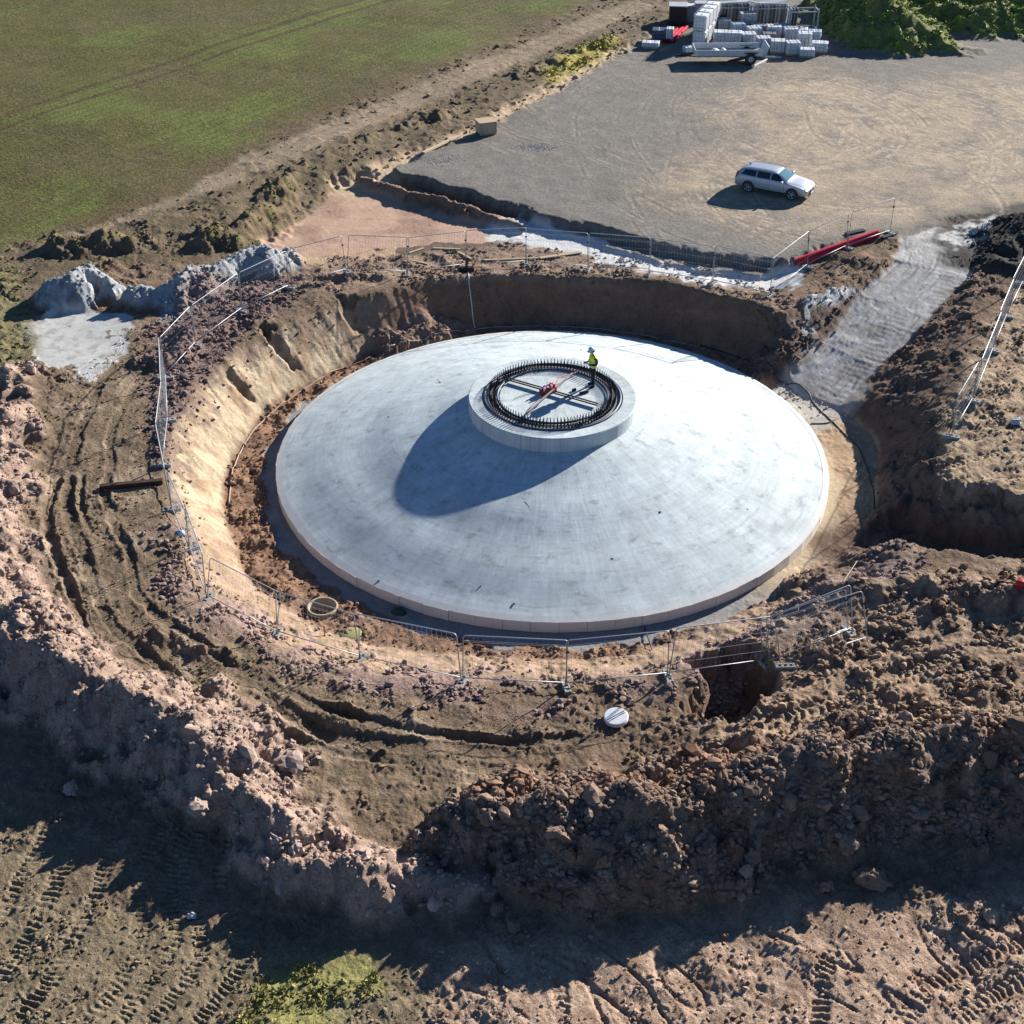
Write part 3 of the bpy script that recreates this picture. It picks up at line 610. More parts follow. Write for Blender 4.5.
def rubble(name, mask, n, smin_, smax_, box, label, RV=RV1, pw=2.5, tint=None, jitter=.18, sink=.25):
    x, y = sample(mask, n, *box); n = len(x)
    if n == 0: return
    s_ = smin_+(smax_-smin_)*RNG.uniform(0, 1, n)**pw
    c = pick(C, x, y)*(1+jitter*RNG.normal(size=(n,1)))
    if tint is not None: c = c*.5+np.asarray(tint)*.5*(1+.15*RNG.normal(size=(n,1)))
    c = np.clip(c, .02, .8)
    V_, F_, c_ = scatter(x, y, s_, c, RV, sink)
    o = link(name, np_mesh(name, V_, F_, c_, smooth=False), M_stone); tag(o, label, 'rubble', kind='stuff')
clump = sstep(-.25,.4,fbm(X,Y,.8,2,600))
rubble('rubble', rr_*(.3+.7*clump), 24000, .025, .13, (-26,0,-30,8), 'pinkish stones and clods strewn over the rubble ridge', tint=disp(176,148,132))
rubble('rubble', rr_*clump*sstep(.35,-.1,n1), 700, .12, .34, (-26,0,-30,8), 'larger pale stones lying on the rubble ridge', RV2, tint=disp(180,154,140))
rubble('rubble', eb*(.4+.6*clump), 30000, .025, .17, (-6,20,-28,-8), 'brown stones and clods covering the tall earth bank')
rubble('rubble', eb*clump, 900, .12, .40, (-6,20,-28,-8), 'larger brown rocks sticking out of the earth bank', RV2, 3.0)
other = np.clip(np.where(R_ > .45, R_, 0), 0, 1)*(1-rr_)*(1-eb)*clump*(Y < 24)
rubble('rubble', other, 34000, .02, .11, (-26,24,-30,22), 'clods and small stones scattered on the rough ground round the pit')
rubble('rubble', right_top*(1-eb)*clump, 7000, .04, .2, (2,24,-18,0), 'brown clods on the churned ground behind the fence', RV1)
rubble('rubble', nearrim*clump, 12000, .025, .17, (-16,14,-24,-8), 'pale crumbs of clay along the near rim of the pit', tint=disp(168,138,134))
rubble('rubble', rimp*(1-pit_m)*(.3+.7*clump), 9000, .025, .17, (-24,-6,-4,18), 'purplish clods heaped along the fence above the pale bank', tint=disp(142,114,112))
rubble('rubble', backrim*clump, 6000, .02, .14, (-16,16,12,24), 'clods and crumbs along the back rim of the pit', tint=disp(140,112,100))
rubble('rubble', floor_m*(1-blind)*(1-east_floor), 5000, .03, .13, (-17,17,-17,15), 'orange brown clods on the floor of the pit')
vgm = np.clip(vh+.3*vg+lt, 0, 1)*clump
rubble('rubble', vgm, 4000, .05, .22, (-48,15,10,75), 'dark clods on the rough strip beside the green field')
rubble('rubble', np.clip(left_bot+right_bot,0,1)*(.3+.7*clump)*(1-weed_patch), 12000, .015, .09, (-20,20,-33,-14), 'crumbs of soil on the tracked ground')
gg = np.clip(gm+rh+dk,0,1)
rubble('rubble', gg, 9000, .02, .16, (-40,32,8,30), 'lumps of grey aggregate on the sand heaps')

rubble('rubble', lb*sstep(.8,2.2,dr), 3500, .02, .12, (-20,0,-12,17), 'crumbs of clay fallen down the pale pit bank')
rubble('rubble', olive*(.2+.8*clump)*(1-rr_), 9000, .015, .08, (-26,4,-20,14), 'crumbs of mud lying on the haul road')
rubble('rubble', np.clip(vg*(1-lm)-lowm,0,1)*clump, 9000, .04, .17, (-48,20,10,80), 'clods turned up along the edge of the green field')
rubble('rubble', plateau*clump, 3500, .02, .11, (8,30,-6,20), 'crumbs of soil on the plateau beside the fence')
# ------------------------------------------------------------------ weeds
M_leaf, t, p = new_mat('weed leaves'); at = nd(t, 'ShaderNodeAttribute', attribute_name='Col'); t.links.new(at.outputs['Color'], p.inputs['Base Color']); p.inputs['Roughness'].default_value = .7; p.inputs['Specular IOR Level'].default_value = .2
def leaves(name, mask, n, size, hgt, box, c1, c2, label, per=9):
    x, y = sample(mask, n, *box); n = len(x); hh = hgt*RNG.uniform(.3, 1, n)
    xs = np.repeat(x, per)+RNG.normal(size=n*per)*hgt*.45; y2 = np.repeat(y, per)+RNG.normal(size=n*per)*hgt*.45; z = hz(xs, y2)+np.repeat(hh, per)*RNG.uniform(.05, 1, n*per)
    a = RNG.normal(size=(n*per, 3)); a[:,2] *= .5; a /= np.linalg.norm(a, axis=1)[:, None]; b = np.cross(a, RNG.normal(size=(n*per, 3))); b /= np.linalg.norm(b, axis=1)[:, None]
    s_ = size*RNG.uniform(.5, 1.3, n*per)[:, None]; c = np.stack([xs, y2, z], 1)
    q = np.stack([c-a*s_, c+b*s_*.45, c+a*s_, c-b*s_*.45], 1).reshape(-1, 3)
    k = np.repeat(RNG.uniform(0,1,(n,1)), per, 0)*.6+RNG.uniform(0,1,(n*per,1))*.4; cc = np.asarray(c1)[None]*(1-k)+np.asarray(c2)[None]*k
    o = link(name, np_mesh(name, q, np.arange(len(q)).reshape(-1, 4), np.repeat(cc, 4, 0), smooth=False), M_leaf); tag(o, label, 'weeds', kind='stuff')
wn = sstep(-.2,.3,fbm(X,Y,.6,3,650))
leaves('weeds', gmn*np.clip(.35+.65*wn,0,1), 4200, .13, .2, (18,60,45,90), (.07,.115,.02), (.25,.36,.06), 'green weeds growing thickly over the earth mound', 10)
leaves('weeds', yel*(1-m_pad)*wn, 1300, .12, .3, (-2,16,35,62), (.16,.15,.03), (.36,.32,.05), 'yellow green weeds on the verge between field and platform')
leaves('weeds', weed_patch*wn, 2200, .07, .16, (-14,-1,-33,-24), (.10,.10,.03), (.30,.27,.09), 'yellowish grass clump on the near ground', 8)
leaves('weeds', np.clip(vh*.9+.25*vg*(1-lm)+lt*.8,0,1)*sstep(.05,.4,n2), 3000, .1, .18, (-45,10,8,72), (.05,.06,.02), (.15,.15,.05), 'dull green weeds on the rough strip beside the field', 7)
leaves('weeds', olive*sstep(.3,.6,n2)*.5*(1-rr_), 700, .05, .08, (-24,-8,-14,10), (.08,.08,.03), (.18,.17,.07), 'sparse small weeds on the muddy haul road', 5)

# ------------------------------------------------------------------ the foundation
def concrete_mat(name, rgb, polar=True, strong=1.0):
    m, t, p = new_mat(name); tc = nd(t, 'ShaderNodeTexCoord'); sp = nd(t, 'ShaderNodeSeparateXYZ'); t.links.new(tc.outputs['Object'], sp.inputs[0])
    at = nd(t, 'ShaderNodeMath', operation='ARCTAN2'); t.links.new(sp.outputs[1], at.inputs[0]); t.links.new(sp.outputs[0], at.inputs[1])
    ln = nd(t, 'ShaderNodeVectorMath', operation='LENGTH'); cx = nd(t, 'ShaderNodeCombineXYZ'); t.links.new(sp.outputs[0], cx.inputs[0]); t.links.new(sp.outputs[1], cx.inputs[1]); t.links.new(cx.outputs[0], ln.inputs[0])
    def pol(sa, sr):
        a = nd(t, 'ShaderNodeMath', operation='MULTIPLY'); a.inputs[1].default_value = sa; t.links.new(at.outputs[0], a.inputs[0])
        b = nd(t, 'ShaderNodeMath', operation='MULTIPLY'); b.inputs[1].default_value = sr; t.links.new(ln.outputs['Value'], b.inputs[0])
        c = nd(t, 'ShaderNodeCombineXYZ'); t.links.new(a.outputs[0], c.inputs[0]); t.links.new(b.outputs[0], c.inputs[1]); return c.outputs[0]
    rg = nd(t, 'ShaderNodeRGB'); rg.outputs[0].default_value = (*rgb, 1); col = rg.outputs[0]
    k = strong
    for vec, sc, v, lo, hi in ((pol(46, .55), 1.0, .07*k, .3, .7), (pol(9, 1.1), 1.0, .13*k, .3, .7), (tc.outputs['Object'], .45, .10*k, .3, .7), (tc.outputs['Object'], 9, .05*k, .3, .7), (pol(2.5, 7), 1.0, .05*k, .35, .65)):
        _, f = noise_fac(t, sc, 5, .65, vec, lo, hi, 1-v, 1+v); col = mulv(t, col, f)
    # dark blotches left by the trowel
    n, f = noise_fac(t, 1.0, 4, .7, pol(11, 1.6), .55, .70, 1.0, 1-.30*k); col = mulv(t, col, f)
    n, f = noise_fac(t, 3.1, 3, .5, tc.outputs['Object'], .74, .78, 1.0, .72); col = mulv(t, col, f)
    # arcs where one pour was worked against the next
    dn = nd(t, 'ShaderNodeTexNoise'); dn.inputs['Scale'].default_value = .8; dn.inputs['Detail'].default_value = 5; t.links.new(tc.outputs['Object'], dn.inputs['Vector'])
    ra = nd(t, 'ShaderNodeMath', operation='MULTIPLY_ADD'); ra.inputs[1].default_value = .5; t.links.new(dn.outputs[0], ra.inputs[0]); t.links.new(ln.outputs['Value'], ra.inputs[2])
    pp = nd(t, 'ShaderNodeMath', operation='PINGPONG'); pp.inputs[1].default_value = .72; t.links.new(ra.outputs[0], pp.inputs[0])
    mr = nd(t, 'ShaderNodeMapRange'); mr.inputs[1].default_value = .0; mr.inputs[2].default_value = .07; mr.inputs[3].default_value = 1; mr.inputs[4].default_value = 0; t.links.new(pp.outputs[0], mr.inputs[0])
    _, mk = noise_fac(t, 1.0, 3, .6, pol(3.2, .9), .52, .66, 0, .20*k); mm_ = nd(t, 'ShaderNodeMath', operation='MULTIPLY'); t.links.new(mr.outputs[0], mm_.inputs[0]); t.links.new(mk, mm_.inputs[1])
    sb = nd(t, 'ShaderNodeMath', operation='SUBTRACT'); sb.inputs[0].default_value = 1; t.links.new(mm_.outputs[0], sb.inputs[1]); col = mulv(t, col, sb.outputs[0])
    t.links.new(col, p.inputs['Base Color']); p.inputs['Roughness'].default_value = .8; p.inputs['Specular IOR Level'].default_value = .25
    nb = nd(t, 'ShaderNodeTexNoise'); nb.inputs['Scale'].default_value = 1; nb.inputs['Detail'].default_value = 4; t.links.new(pol(60, 1.2), nb.inputs['Vector'])
    b = nd(t, 'ShaderNodeBump'); b.inputs['Strength'].default_value = .25; b.inputs['Distance'].default_value = .02; t.links.new(nb.outputs[0], b.inputs['Height']); t.links.new(b.outputs[0], p.inputs['Normal'])
    return m
M_conc = concrete_mat('smooth concrete', (.425,.478,.49), strong=1.25); M_edge = concrete_mat('cast edge concrete', (.60,.57,.51), strong=.5); M_white = concrete_mat('pale rim concrete', (.47,.48,.48), strong=.5)
ZT, ZB, RP = 2.93, 2.27, 3.6
fnd = thing('turbine_foundation', 'huge pale grey concrete dome with a round raised plinth, set in the pit', 'foundation', (0,0,0))
NS = 72*4
prof = [(3.4, ZB+.03), (3.9, ZB-.06)]
for k in range(1, 25): r = 3.9+(11.72-3.9)*k/24; prof.append((r, ZB-.06-(ZB-.2)*((r-3.9)/(11.72-3.9))+.02*math.sin(r*2.1)))
dome = MB().lathe(prof, NS).build('dome', M_conc, fnd, True)
MB().lathe([(11.72,.14),(11.985,.068)], NS).build('pale_rim', M_white, fnd)
e_ = MB()
for k in range(72):
    a0 = 2*PI*k/72+.0006; a1 = 2*PI*(k+1)/72-.0006; R0 = 12.0
    c0 = (math.cos(a0), math.sin(a0)); c1 = (math.cos(a1), math.sin(a1)); o_r = .012*RNG.uniform(-1,1)
    vs_ = []
    for z in (.066, -.40):
        for (c, s) in (c0, c1): vs_.append(((R0+o_r)*c, (R0+o_r)*s, z))
        for (c, s) in (c0, c1): vs_.append(((R0-.12)*c, (R0-.12)*s, z))
    e_.add(vs_, [(0,1,5,4),(2,6,7,3),(0,2,3,1),(0,4,6,2),(1,3,7,5),(4,5,7,6)])
e_.build('edge_panels', M_edge, fnd)
pl = MB().lathe([(RP-.02, ZB-.25), (RP, ZT-.04), (RP-.035, ZT), (3.02, ZT), (3.0, ZT-.07), (2.28, ZT-.07), (2.26, ZT-.02), (0.0001, ZT-.02)], 160).build('plinth', M_conc, fnd)
import sys

# ------------------------------------------------------------------ materials of the objects
M_dark = simple_mat('dark steel', (.025,.024,.024), .5, .6, .2); M_rust = simple_mat('rusty steel', (.06,.035,.022), .7, .4, .3)
M_galv = simple_mat('galvanised steel', (.34,.36,.38), .5, .45, .12, 12); M_hose = simple_mat('blue black tube', (.05,.075,.12), .5, 0, .2)
M_block = simple_mat('grey cast block', (.26,.26,.25), .9, 0, .2, 9, .3); M_blackb = simple_mat('black rubber', (.03,.03,.032), .8, 0, .2)
M_red = simple_mat('red plastic', (.50,.015,.045), .8, 0, .12, 4, 0, .1); M_redm = simple_mat('red paint', (.42,.015,.02), .4); M_whitep = simple_mat('white plastic', (.62,.65,.67), .5, 0, .08)
M_wood = simple_mat('pale plank', (.36,.28,.18), .8, 0, .22, 8, .2); M_ply = simple_mat('plywood', (.42,.33,.22), .8, 0, .15, 5); M_orange = simple_mat('orange hose', (.35,.12,.04), .6)
M_brown = simple_mat('brown painted metal', (.045,.03,.025), .6, 0, .25, 3); M_wgrey = simple_mat('grey painted metal', (.34,.37,.39), .55, .1, .15, 4); M_dgrey = simple_mat('dull grey panels', (.12,.13,.14), .6, 0, .2, 4); M_wmetal = simple_mat('worn white metal', (.50,.52,.52), .55, 0, .14, 5)
M_wrap = simple_mat('white wrapped blocks', (.52,.55,.58), .45, 0, .18, 5, .3); M_conc2 = simple_mat('precast concrete', (.40,.38,.33), .85, 0, .15, 7, .3); M_buff = simple_mat('buff concrete', (.34,.28,.20), .9, 0, .15, 7, .3); M_green = simple_mat('dark green plastic', (.015,.045,.035), .5)
M_pole = simple_mat('white painted pole', (.55,.56,.56), .6); M_cable = simple_mat('black cable', (.018,.019,.022), .6); M_pcable = simple_mat('pale cable', (.35,.24,.18), .7)

# anchor cage standing in the plinth
M_grout = simple_mat('stained grout', (.24,.21,.21), .8, 0, .2)
cage = thing('anchor_cage', 'double ring of dark upright anchor bolts set in the concrete plinth', 'anchor bolts', (0,0,ZT))
def bolt(mb, x, y, h): return mb.tube([(x,y,-.07),(x,y,h)], .02, 6).tube([(x,y,-.02),(x,y,.03)], .036, 6)
proto_b = bolt(MB(), 0, 0, .38).mesh('anchor_bolt'); NB = 112; rest = MB(); nb_ = 0
for ring, rb in ((0, 2.70), (1, 2.52)):
    for k in range(NB):
        a = 2*PI*k/NB; x, y = rb*math.cos(a), rb*math.sin(a); h = .36+RNG.uniform(-.015,.02)
        if ring == 0 and (math.sin(a) < .98) and nb_ < 100:
            o = link('anchor_bolt', proto_b, M_dark, cage); o.location = (x, y, 0); nb_ += 1
        else: bolt(rest, x, y, h)
o = rest.build('anchor_bolt_row', M_dark, cage); o['kind'] = 'stuff'
for rb, rad, zz in ((2.91, .055, .0), (2.36, .05, .02)): MB().tube([(rb*math.cos(2*PI*k/120), rb*math.sin(2*PI*k/120), zz) for k in range(120)], rad, 8, closed=True).build('ring_tube', M_hose, cage, True)
for rb in (2.70, 2.52): MB().lathe([(rb-.075,-.062),(rb+.075,-.062),(rb+.075,-.03),(rb-.075,-.03)], 120, closed=True).build('ring_plate', M_grout, cage)
def PZ(zx, zy, z=ZT): return G(460+zx*.18555, 330+zy*.18555, z)
for off in (0, .16):
    a, b = PZ(235,262), PZ(745,408); MB().box(((a[0]+b[0])/2-off*.3, (a[1]+b[1])/2-off, .10), (np.hypot(*(b-a)[:2]), .045, .05), math.atan2(b[1]-a[1], b[0]-a[0])).build('cross_bar', M_dark, cage)
MB().tube([Vector(PZ(*q))-Vector((0,0,ZT-.02)) for q in ((290,372),(350,352),(405,338))], .012, 5).build('thin_rod', M_dark, cage)
a, b = PZ(372,452), PZ(606,248)
bd_ = MB().box(((a[0]+b[0])/2, (a[1]+b[1])/2, ZT+.155), (np.hypot(*(b-a)[:2]), .07, .03), math.atan2(b[1]-a[1], b[0]-a[0])).build('plank', M_grout); tag(bd_, 'thin grey plank laid across the bolt ring behind the red pump', 'plank')
hs = MB()
for q in ([(362,462),(378,420),(410,385),(450,350)], [(385,440),(420,405),(440,370),(468,345)]): hs.tube(smooth_pl(np.array([PZ(*k, ZT+.06) for k in q]), 5), .016, 6)
tag(hs.build('hose', M_dark), 'two dark hoses from the red pump to the near bolts', 'hose')
o = MB().tube(smooth_pl(np.array([PZ(512,300,ZT+.3), PZ(530,262,ZT+.35), PZ(565,245,ZT+.25), PZ(600,243,ZT+.1), PZ(630,222,ZT+.05)]), 6), .02, 6).build('hose', M_orange); tag(o, 'orange brown hose arching from the red pump to the far bolts', 'hose')
pc = PZ(474, 335, ZT); pm = thing('hydraulic_pump', 'small red pump with white caps in the middle of the bolt ring', 'pump', (pc[0], pc[1], ZT-.02), math.radians(38))
MB().box((0,0,.12),(.72,.36,.20)).box((-.12,0,.26),(.30,.30,.12)).build('housing', M_redm, pm)
MB().box((.20,0,.29),(.22,.26,.16)).build('motor', M_redm, pm)
for k, (x, y) in enumerate(((-.28,.1),(-.28,-.1),(-.1,.09),(-.1,-.1),(.08,.08),(.1,-.1),(.26,.09),(.26,-.06))): MB().lathe([(.05,.20),(.05,.35),(.03,.38),(.0001,.38)], 10, (x,y,0)).build('cap', M_whitep, pm)
for (zx, zy, l_, d_) in ((615,326,.18,.10),(668,340,.42,.08)):
    q = PZ(zx, zy); o = MB().box((q[0],q[1],ZT+.03),(l_,d_,.10), .4).box((q[0]+.04,q[1],ZT+.09),(l_*.4,d_*.6,.05),.4).build('hand_tool', M_dark); tag(o, 'dark hand tool lying by the %s shadow inside the bolt ring' % ('edge of the man\'s' if zx < 640 else 'middle of the man\'s'), 'tool')

# ------------------------------------------------------------------ the worker
def skin_mesh(name, V_, E_, Rd, sub_=2, root=0):
    me = bpy.data.meshes.new(name+'_base'); me.from_pydata(V_, E_, []); ob = bpy.data.objects.new(name+'_tmp', me); COL.objects.link(ob)
    md = ob.modifiers.new('skin', 'SKIN'); md.use_smooth_shade = True; md.branch_smoothing = .6
    sv = me.skin_vertices[0].data
    for k, rd in enumerate(Rd): sv[k].radius = rd if isinstance(rd, tuple) else (rd, rd)
    sv[root].use_root = True
    ss = ob.modifiers.new('sub', 'SUBSURF'); ss.levels = sub_; ss.render_levels = sub_
    dg = bpy.context.evaluated_depsgraph_get(); dg.update(); out = bpy.data.meshes.new_from_object(ob.evaluated_get(dg)); out.name = name
    bpy.data.objects.remove(ob); return out
def chain(V_, E_, Rd, start, pts):
    p = start
    for q, rd in pts:
        V_.append(q); Rd.append(rd); E_.append((p, len(V_)-1)); p = len(V_)-1
    return p
M_skin = simple_mat('skin', (.42,.24,.17), .6); M_trou = simple_mat('dark work trousers', (.012,.014,.018), .85); M_jack = simple_mat('dark jacket', (.03,.032,.025), .85); M_vest = simple_mat('yellow high visibility vest', (.85,.98,.04), .6, 0, .03); M_helm = simple_mat('pale blue helmet', (.42,.56,.68), .35); M_refl = simple_mat('silver reflective tape', (.6,.62,.62), .3, .4); M_hair = simple_mat('brown hair', (.05,.03,.02), .7)
# faces +x; standing with the head bowed and both hands in front of the chest
hipz, shz = .93, 1.44
bV = [(0,0,hipz)]; bE = []; bR = [(.135,.17)]
sp = chain(bV, bE, bR, 0, [((.005,0,1.08),(.12,.155)), ((.01,0,1.24),(.125,.17)), ((.015,0,1.38),(.115,.17)), ((.03,0,1.47),(.07,.08)), ((.06,0,1.54),(.052,.052)), ((.10,0,1.60),(.075,.07)), ((.115,0,1.68),(.095,.08)), ((.10,0,1.76),(.07,.065))])
for s in (-1, 1):
    chain(bV, bE, bR, 0, [((.0,s*.10,.86),.10), ((.02+.02*s,s*.115,.66),.085), ((.01+.03*s,s*.12,.49),.062), ((-.01+.04*s,s*.125,.30),.058), ((-.02+.05*s,s*.13,.10),.042), ((.02+.05*s,s*.135,.045),.045), ((.15+.05*s,s*.15,.035),.038)])
    h = chain(bV, bE, bR, 3, [((.02,s*.20,1.41),.07), ((-.02,s*.25,1.27),.058), ((-.01,s*.26,1.12),.048), ((.13,s*.19,1.10),.042), ((.26,s*.10,1.15),.032), ((.33,s*.065,1.17),(.035,.02))])
    for f in range(4): chain(bV, bE, bR, h, [((.36,s*(.075-.02*f),1.185-.006*f),.010), ((.395+.006*(f in (1,2)),s*(.070-.02*f),1.19-.008*f),.009), ((.415,s*(.060-.02*f),1.17-.008*f),.008)])
    chain(bV, bE, bR, h, [((.33,s*.03,1.195),.011), ((.355,s*.015,1.205),.009)])
feet = G(592.6, 385.5, ZT); man = thing('person', 'worker in yellow high visibility vest and pale helmet standing at the bolt ring', 'person', (feet[0], feet[1], ZT-.03), math.radians(205)); man.scale = (1.06,1.06,1.03)
body_me = skin_mesh('body', bV, bE, bR, 2)
for m_ in (M_trou, M_jack, M_skin): body_me.materials.append(m_)
mi = []
for p_ in body_me.polygons:
    c = p_.center; arm = abs(c.y) > .19 or c.x > .17
    mi.append(2 if (c.z > 1.50 or (c.x > .285 and 1.05 < c.z < 1.3)) else (0 if c.z < 1.0 else 1))
body_me.polygons.foreach_set('material_index', mi); body_me.polygons.foreach_set('use_smooth', [True]*len(mi))
bo = bpy.data.objects.new('body', body_me); COL.objects.link(bo); bo.parent = man
vV = [(0,0,.86)]; vE = []; vR = [(.19,.235)]
chain(vV, vE, vR, 0, [((.0,0,1.06),(.18,.22)), ((.01,0,1.26),(.185,.225)), ((.015,0,1.38),(.165,.235)), ((.02,0,1.46),(.09,.16))]); vest = link('vest', skin_mesh('vest', vV, vE, vR, 2), M_vest, man, True)
tp = MB()
for z, rx, ry in ((1.00,.172,.212),(1.20,.176,.216)): tp.tube([(.005+rx*1.02*math.cos(2*PI*k/24), ry*1.02*math.sin(2*PI*k/24), z) for k in range(24)], .028, 4, closed=True)
tp.build('reflective_tape', M_refl, vest)
hm = MB().lathe([(.001,.135),(.05,.128),(.09,.10),(.112,.055),(.12,.0),(.126,-.01),(.126,-.02),(.112,-.015)], 20, (0,0,0)).box((.13,0,-.012),(.10,.15,.018)).build('helmet', M_helm, man, True); hm.location = (.115,0,1.735); hm.rotation_euler = (0, math.radians(22), 0)
hr = MB().lathe([(.09,.0),(.098,-.05),(.085,-.10),(.06,-.13)], 16).build('hair', M_hair, man, True); hr.location = (.075,0,1.735); hr.rotation_euler = (0, math.radians(22), 0)
fc = MB()
for s in (-1,1): fc.lathe([(.0001,.012),(.012,0),(.0001,-.012)], 8, (.195,s*.032,1.67))
fc.build('eye', M_dark, man); MB().tube([(.195,0,1.665),(.222,0,1.635)], [.012,.016], 6).build('nose', M_skin, man, True); MB().box((.19,0,1.605),(.012,.045,.01)).build('mouth', M_hair, man)
MB().box((.37,0,1.215),(.14,.09,.02), 0, 0, -.3).build('handset', M_dark, man)
for s in (-1,1): MB().tube([(-.06+.05*s,s*.13,.05),(.05+.05*s,s*.14,.05),(.18+.05*s,s*.155,.04)], [.05,.055,.045], 8).build('boot', M_dark, man, True)

# ------------------------------------------------------------------ temporary fence
LP_ = 3.45
pf = MB(); rc = .12
ring = []
for (cx, cz, a0) in ((LP_/2-rc, 2.0-rc, 0), (-LP_/2+rc, 2.0-rc, 90), ): ring += [(cx+rc*math.cos(math.radians(a0+k*22.5)), 0, cz+rc*math.sin(math.radians(a0+k*22.5))) for k in range(5)]
ring = [(LP_/2,0,-.02)]+ring+[(-LP_/2,0,-.02)]
pf.tube(ring, .019, 6); pf.tube([(-LP_/2,0,.16),(LP_/2,0,.16)], .019, 6)
pw = MB()
for k in range(1, 21): x = -LP_/2+LP_*k/21; pw.tube([(x,0,.16),(x,0,1.98)], .0035, 3, False)
for z in (.55,.95,1.35,1.72,1.78): pw.tube([(-LP_/2,0,z),(LP_/2,0,z)], .0035, 3, False)
fence0 = thing('mesh_fence', 'wire mesh fence panel', 'fence', (0,0,-500), 0, 'temporary fence panels round the pit')
pf.build('frame', M_galv, fence0, True); pw.build('wire_mesh', M_galv, fence0)
MB().tube([(LP_/2-.06,0,1.5),(LP_/2+.06,0,1.5)], .04, 6).build('clamp', M_dark, fence0)
block0 = thing('concrete_block', 'block', 'block', (0,0,-500), 0, 'concrete feet under the fence')
bm_ = MB()
for sx in (-1, 1): bm_.box((0, sx*.085, .075), (.70,.06,.15))
for x in (-.29,-.10,.10,.29): bm_.box((x,0,.072),(.10,.115,.14))
bm_.build('block', M_block, block0)
ORD = ['first','second','third','fourth','fifth','sixth','seventh','eighth','ninth','tenth']
used = [False, False]; NFEN = []
def fence(pxs, lab, flab, dark=False, lean=0, first=0, last=None, feet=True):
    pts = [hit(*q) for q in pxs]
    for k in range(len(pts)):
        if not feet or (first and k == 0): continue
        a = pts[max(k-1,0)]; b = pts[min(k+1,len(pts)-1)]; an = math.atan2(b[1]-a[1], b[0]-a[0])+PI/2+RNG.uniform(-.25,.25)
        z = float(hz(pts[k][0], pts[k][1]))
        if not used[1]: o = block0; used[1] = True; o.location = (pts[k][0], pts[k][1], z-.02); o.rotation_euler = (0,0,an); o['label'] = '%s concrete fence foot %s' % (ORD[k], flab)
        else: o = dup(block0, (pts[k][0], pts[k][1], z-.02), an, '%s concrete fence foot %s' % (ORD[k], flab))
        o.rotation_euler[0] = RNG.uniform(-.05,.05)
    for k in range(len(pts)-1):
        a, b = pts[k], pts[k+1]; c = (a+b)/2; L = np.linalg.norm(b-a); an = math.atan2(b[1]-a[1], b[0]-a[0])
        za, zb = a[2]+.08, b[2]+.08
        label = '%s wire mesh fence panel %s' % (ORD[k], lab)
        if not used[0]: o = fence0; used[0] = True; o['label'] = label
        else: o = dup(fence0, label=label)
        o.location = (c[0], c[1], (za+zb)/2); o.rotation_euler = (RNG.uniform(-.04,.04)+lean, -math.atan2(zb-za, math.hypot(b[0]-a[0], b[1]-a[1])), an); o.scale = ((L-.05)/LP_, 1, 1)
fence([(207,600),(277,636),(360,661),(462,683),(566,688),(668,678),(763,665),(848,633)], 'along the near side, counted from the concrete pipe ring corner', 'on the near side, counted from the pipe ring corner')
fence([(207,600),(190,551),(172,511),(163,466),(168,422),(166,379),(196,346),(242,312),(289,289)], 'along the pale clay bank, counted from the near corner', 'along the pale clay bank, counted from the near corner', first=1)
fence([(293,287),(347,273),(407,275),(466,268),(526,265),(588,270),(649,275),(712,284),(770,297)], 'behind the pit, counted from the grey sand heap', 'behind the pit, counted from the grey sand heap', first=1)
fence([(770,297),(807,268),(847,249),(890,234)], 'beside the red pipes, counted from the pit edge', 'beside the red pipes, counted from the pit edge', first=1)
fence([(951,438),(972,402),(992,352),(1006,318),(1022,285),(1042,248)], 'above the shaded bank, counted from its loose end', 'above the shaded bank, counted from the loose end')
# the spare panel leaning on the near end
a, b = hit(768,662), hit(846,630); c = (a+b)/2
o = dup(fence0, label='spare wire mesh panel doubled against the last panel near the square hole'); o.location = (c[0]+.1, c[1]-.22, c[2]+.1); o.rotation_euler = (-.10, -math.atan2(b[2]-a[2], np.hypot(*(b-a)[:2])), math.atan2(b[1]-a[1], b[0]-a[0])); o.scale = (.98,1,1)
o = dup(fence0, label='loose wire mesh panel leaning back against the doubled panels by the hole'); o.location = (c[0]+.5, c[1]-.55, c[2]+.05); o.rotation_euler = (-.22, -math.atan2(b[2]-a[2], np.hypot(*(b-a)[:2])), math.atan2(b[1]-a[1], b[0]-a[0])-.10); o.scale = (.96,1,1)
q = hit(785,668); dup(block0, (q[0],q[1],q[2]-.02), .05, 'spare concrete fence foot lying beside the square hole')

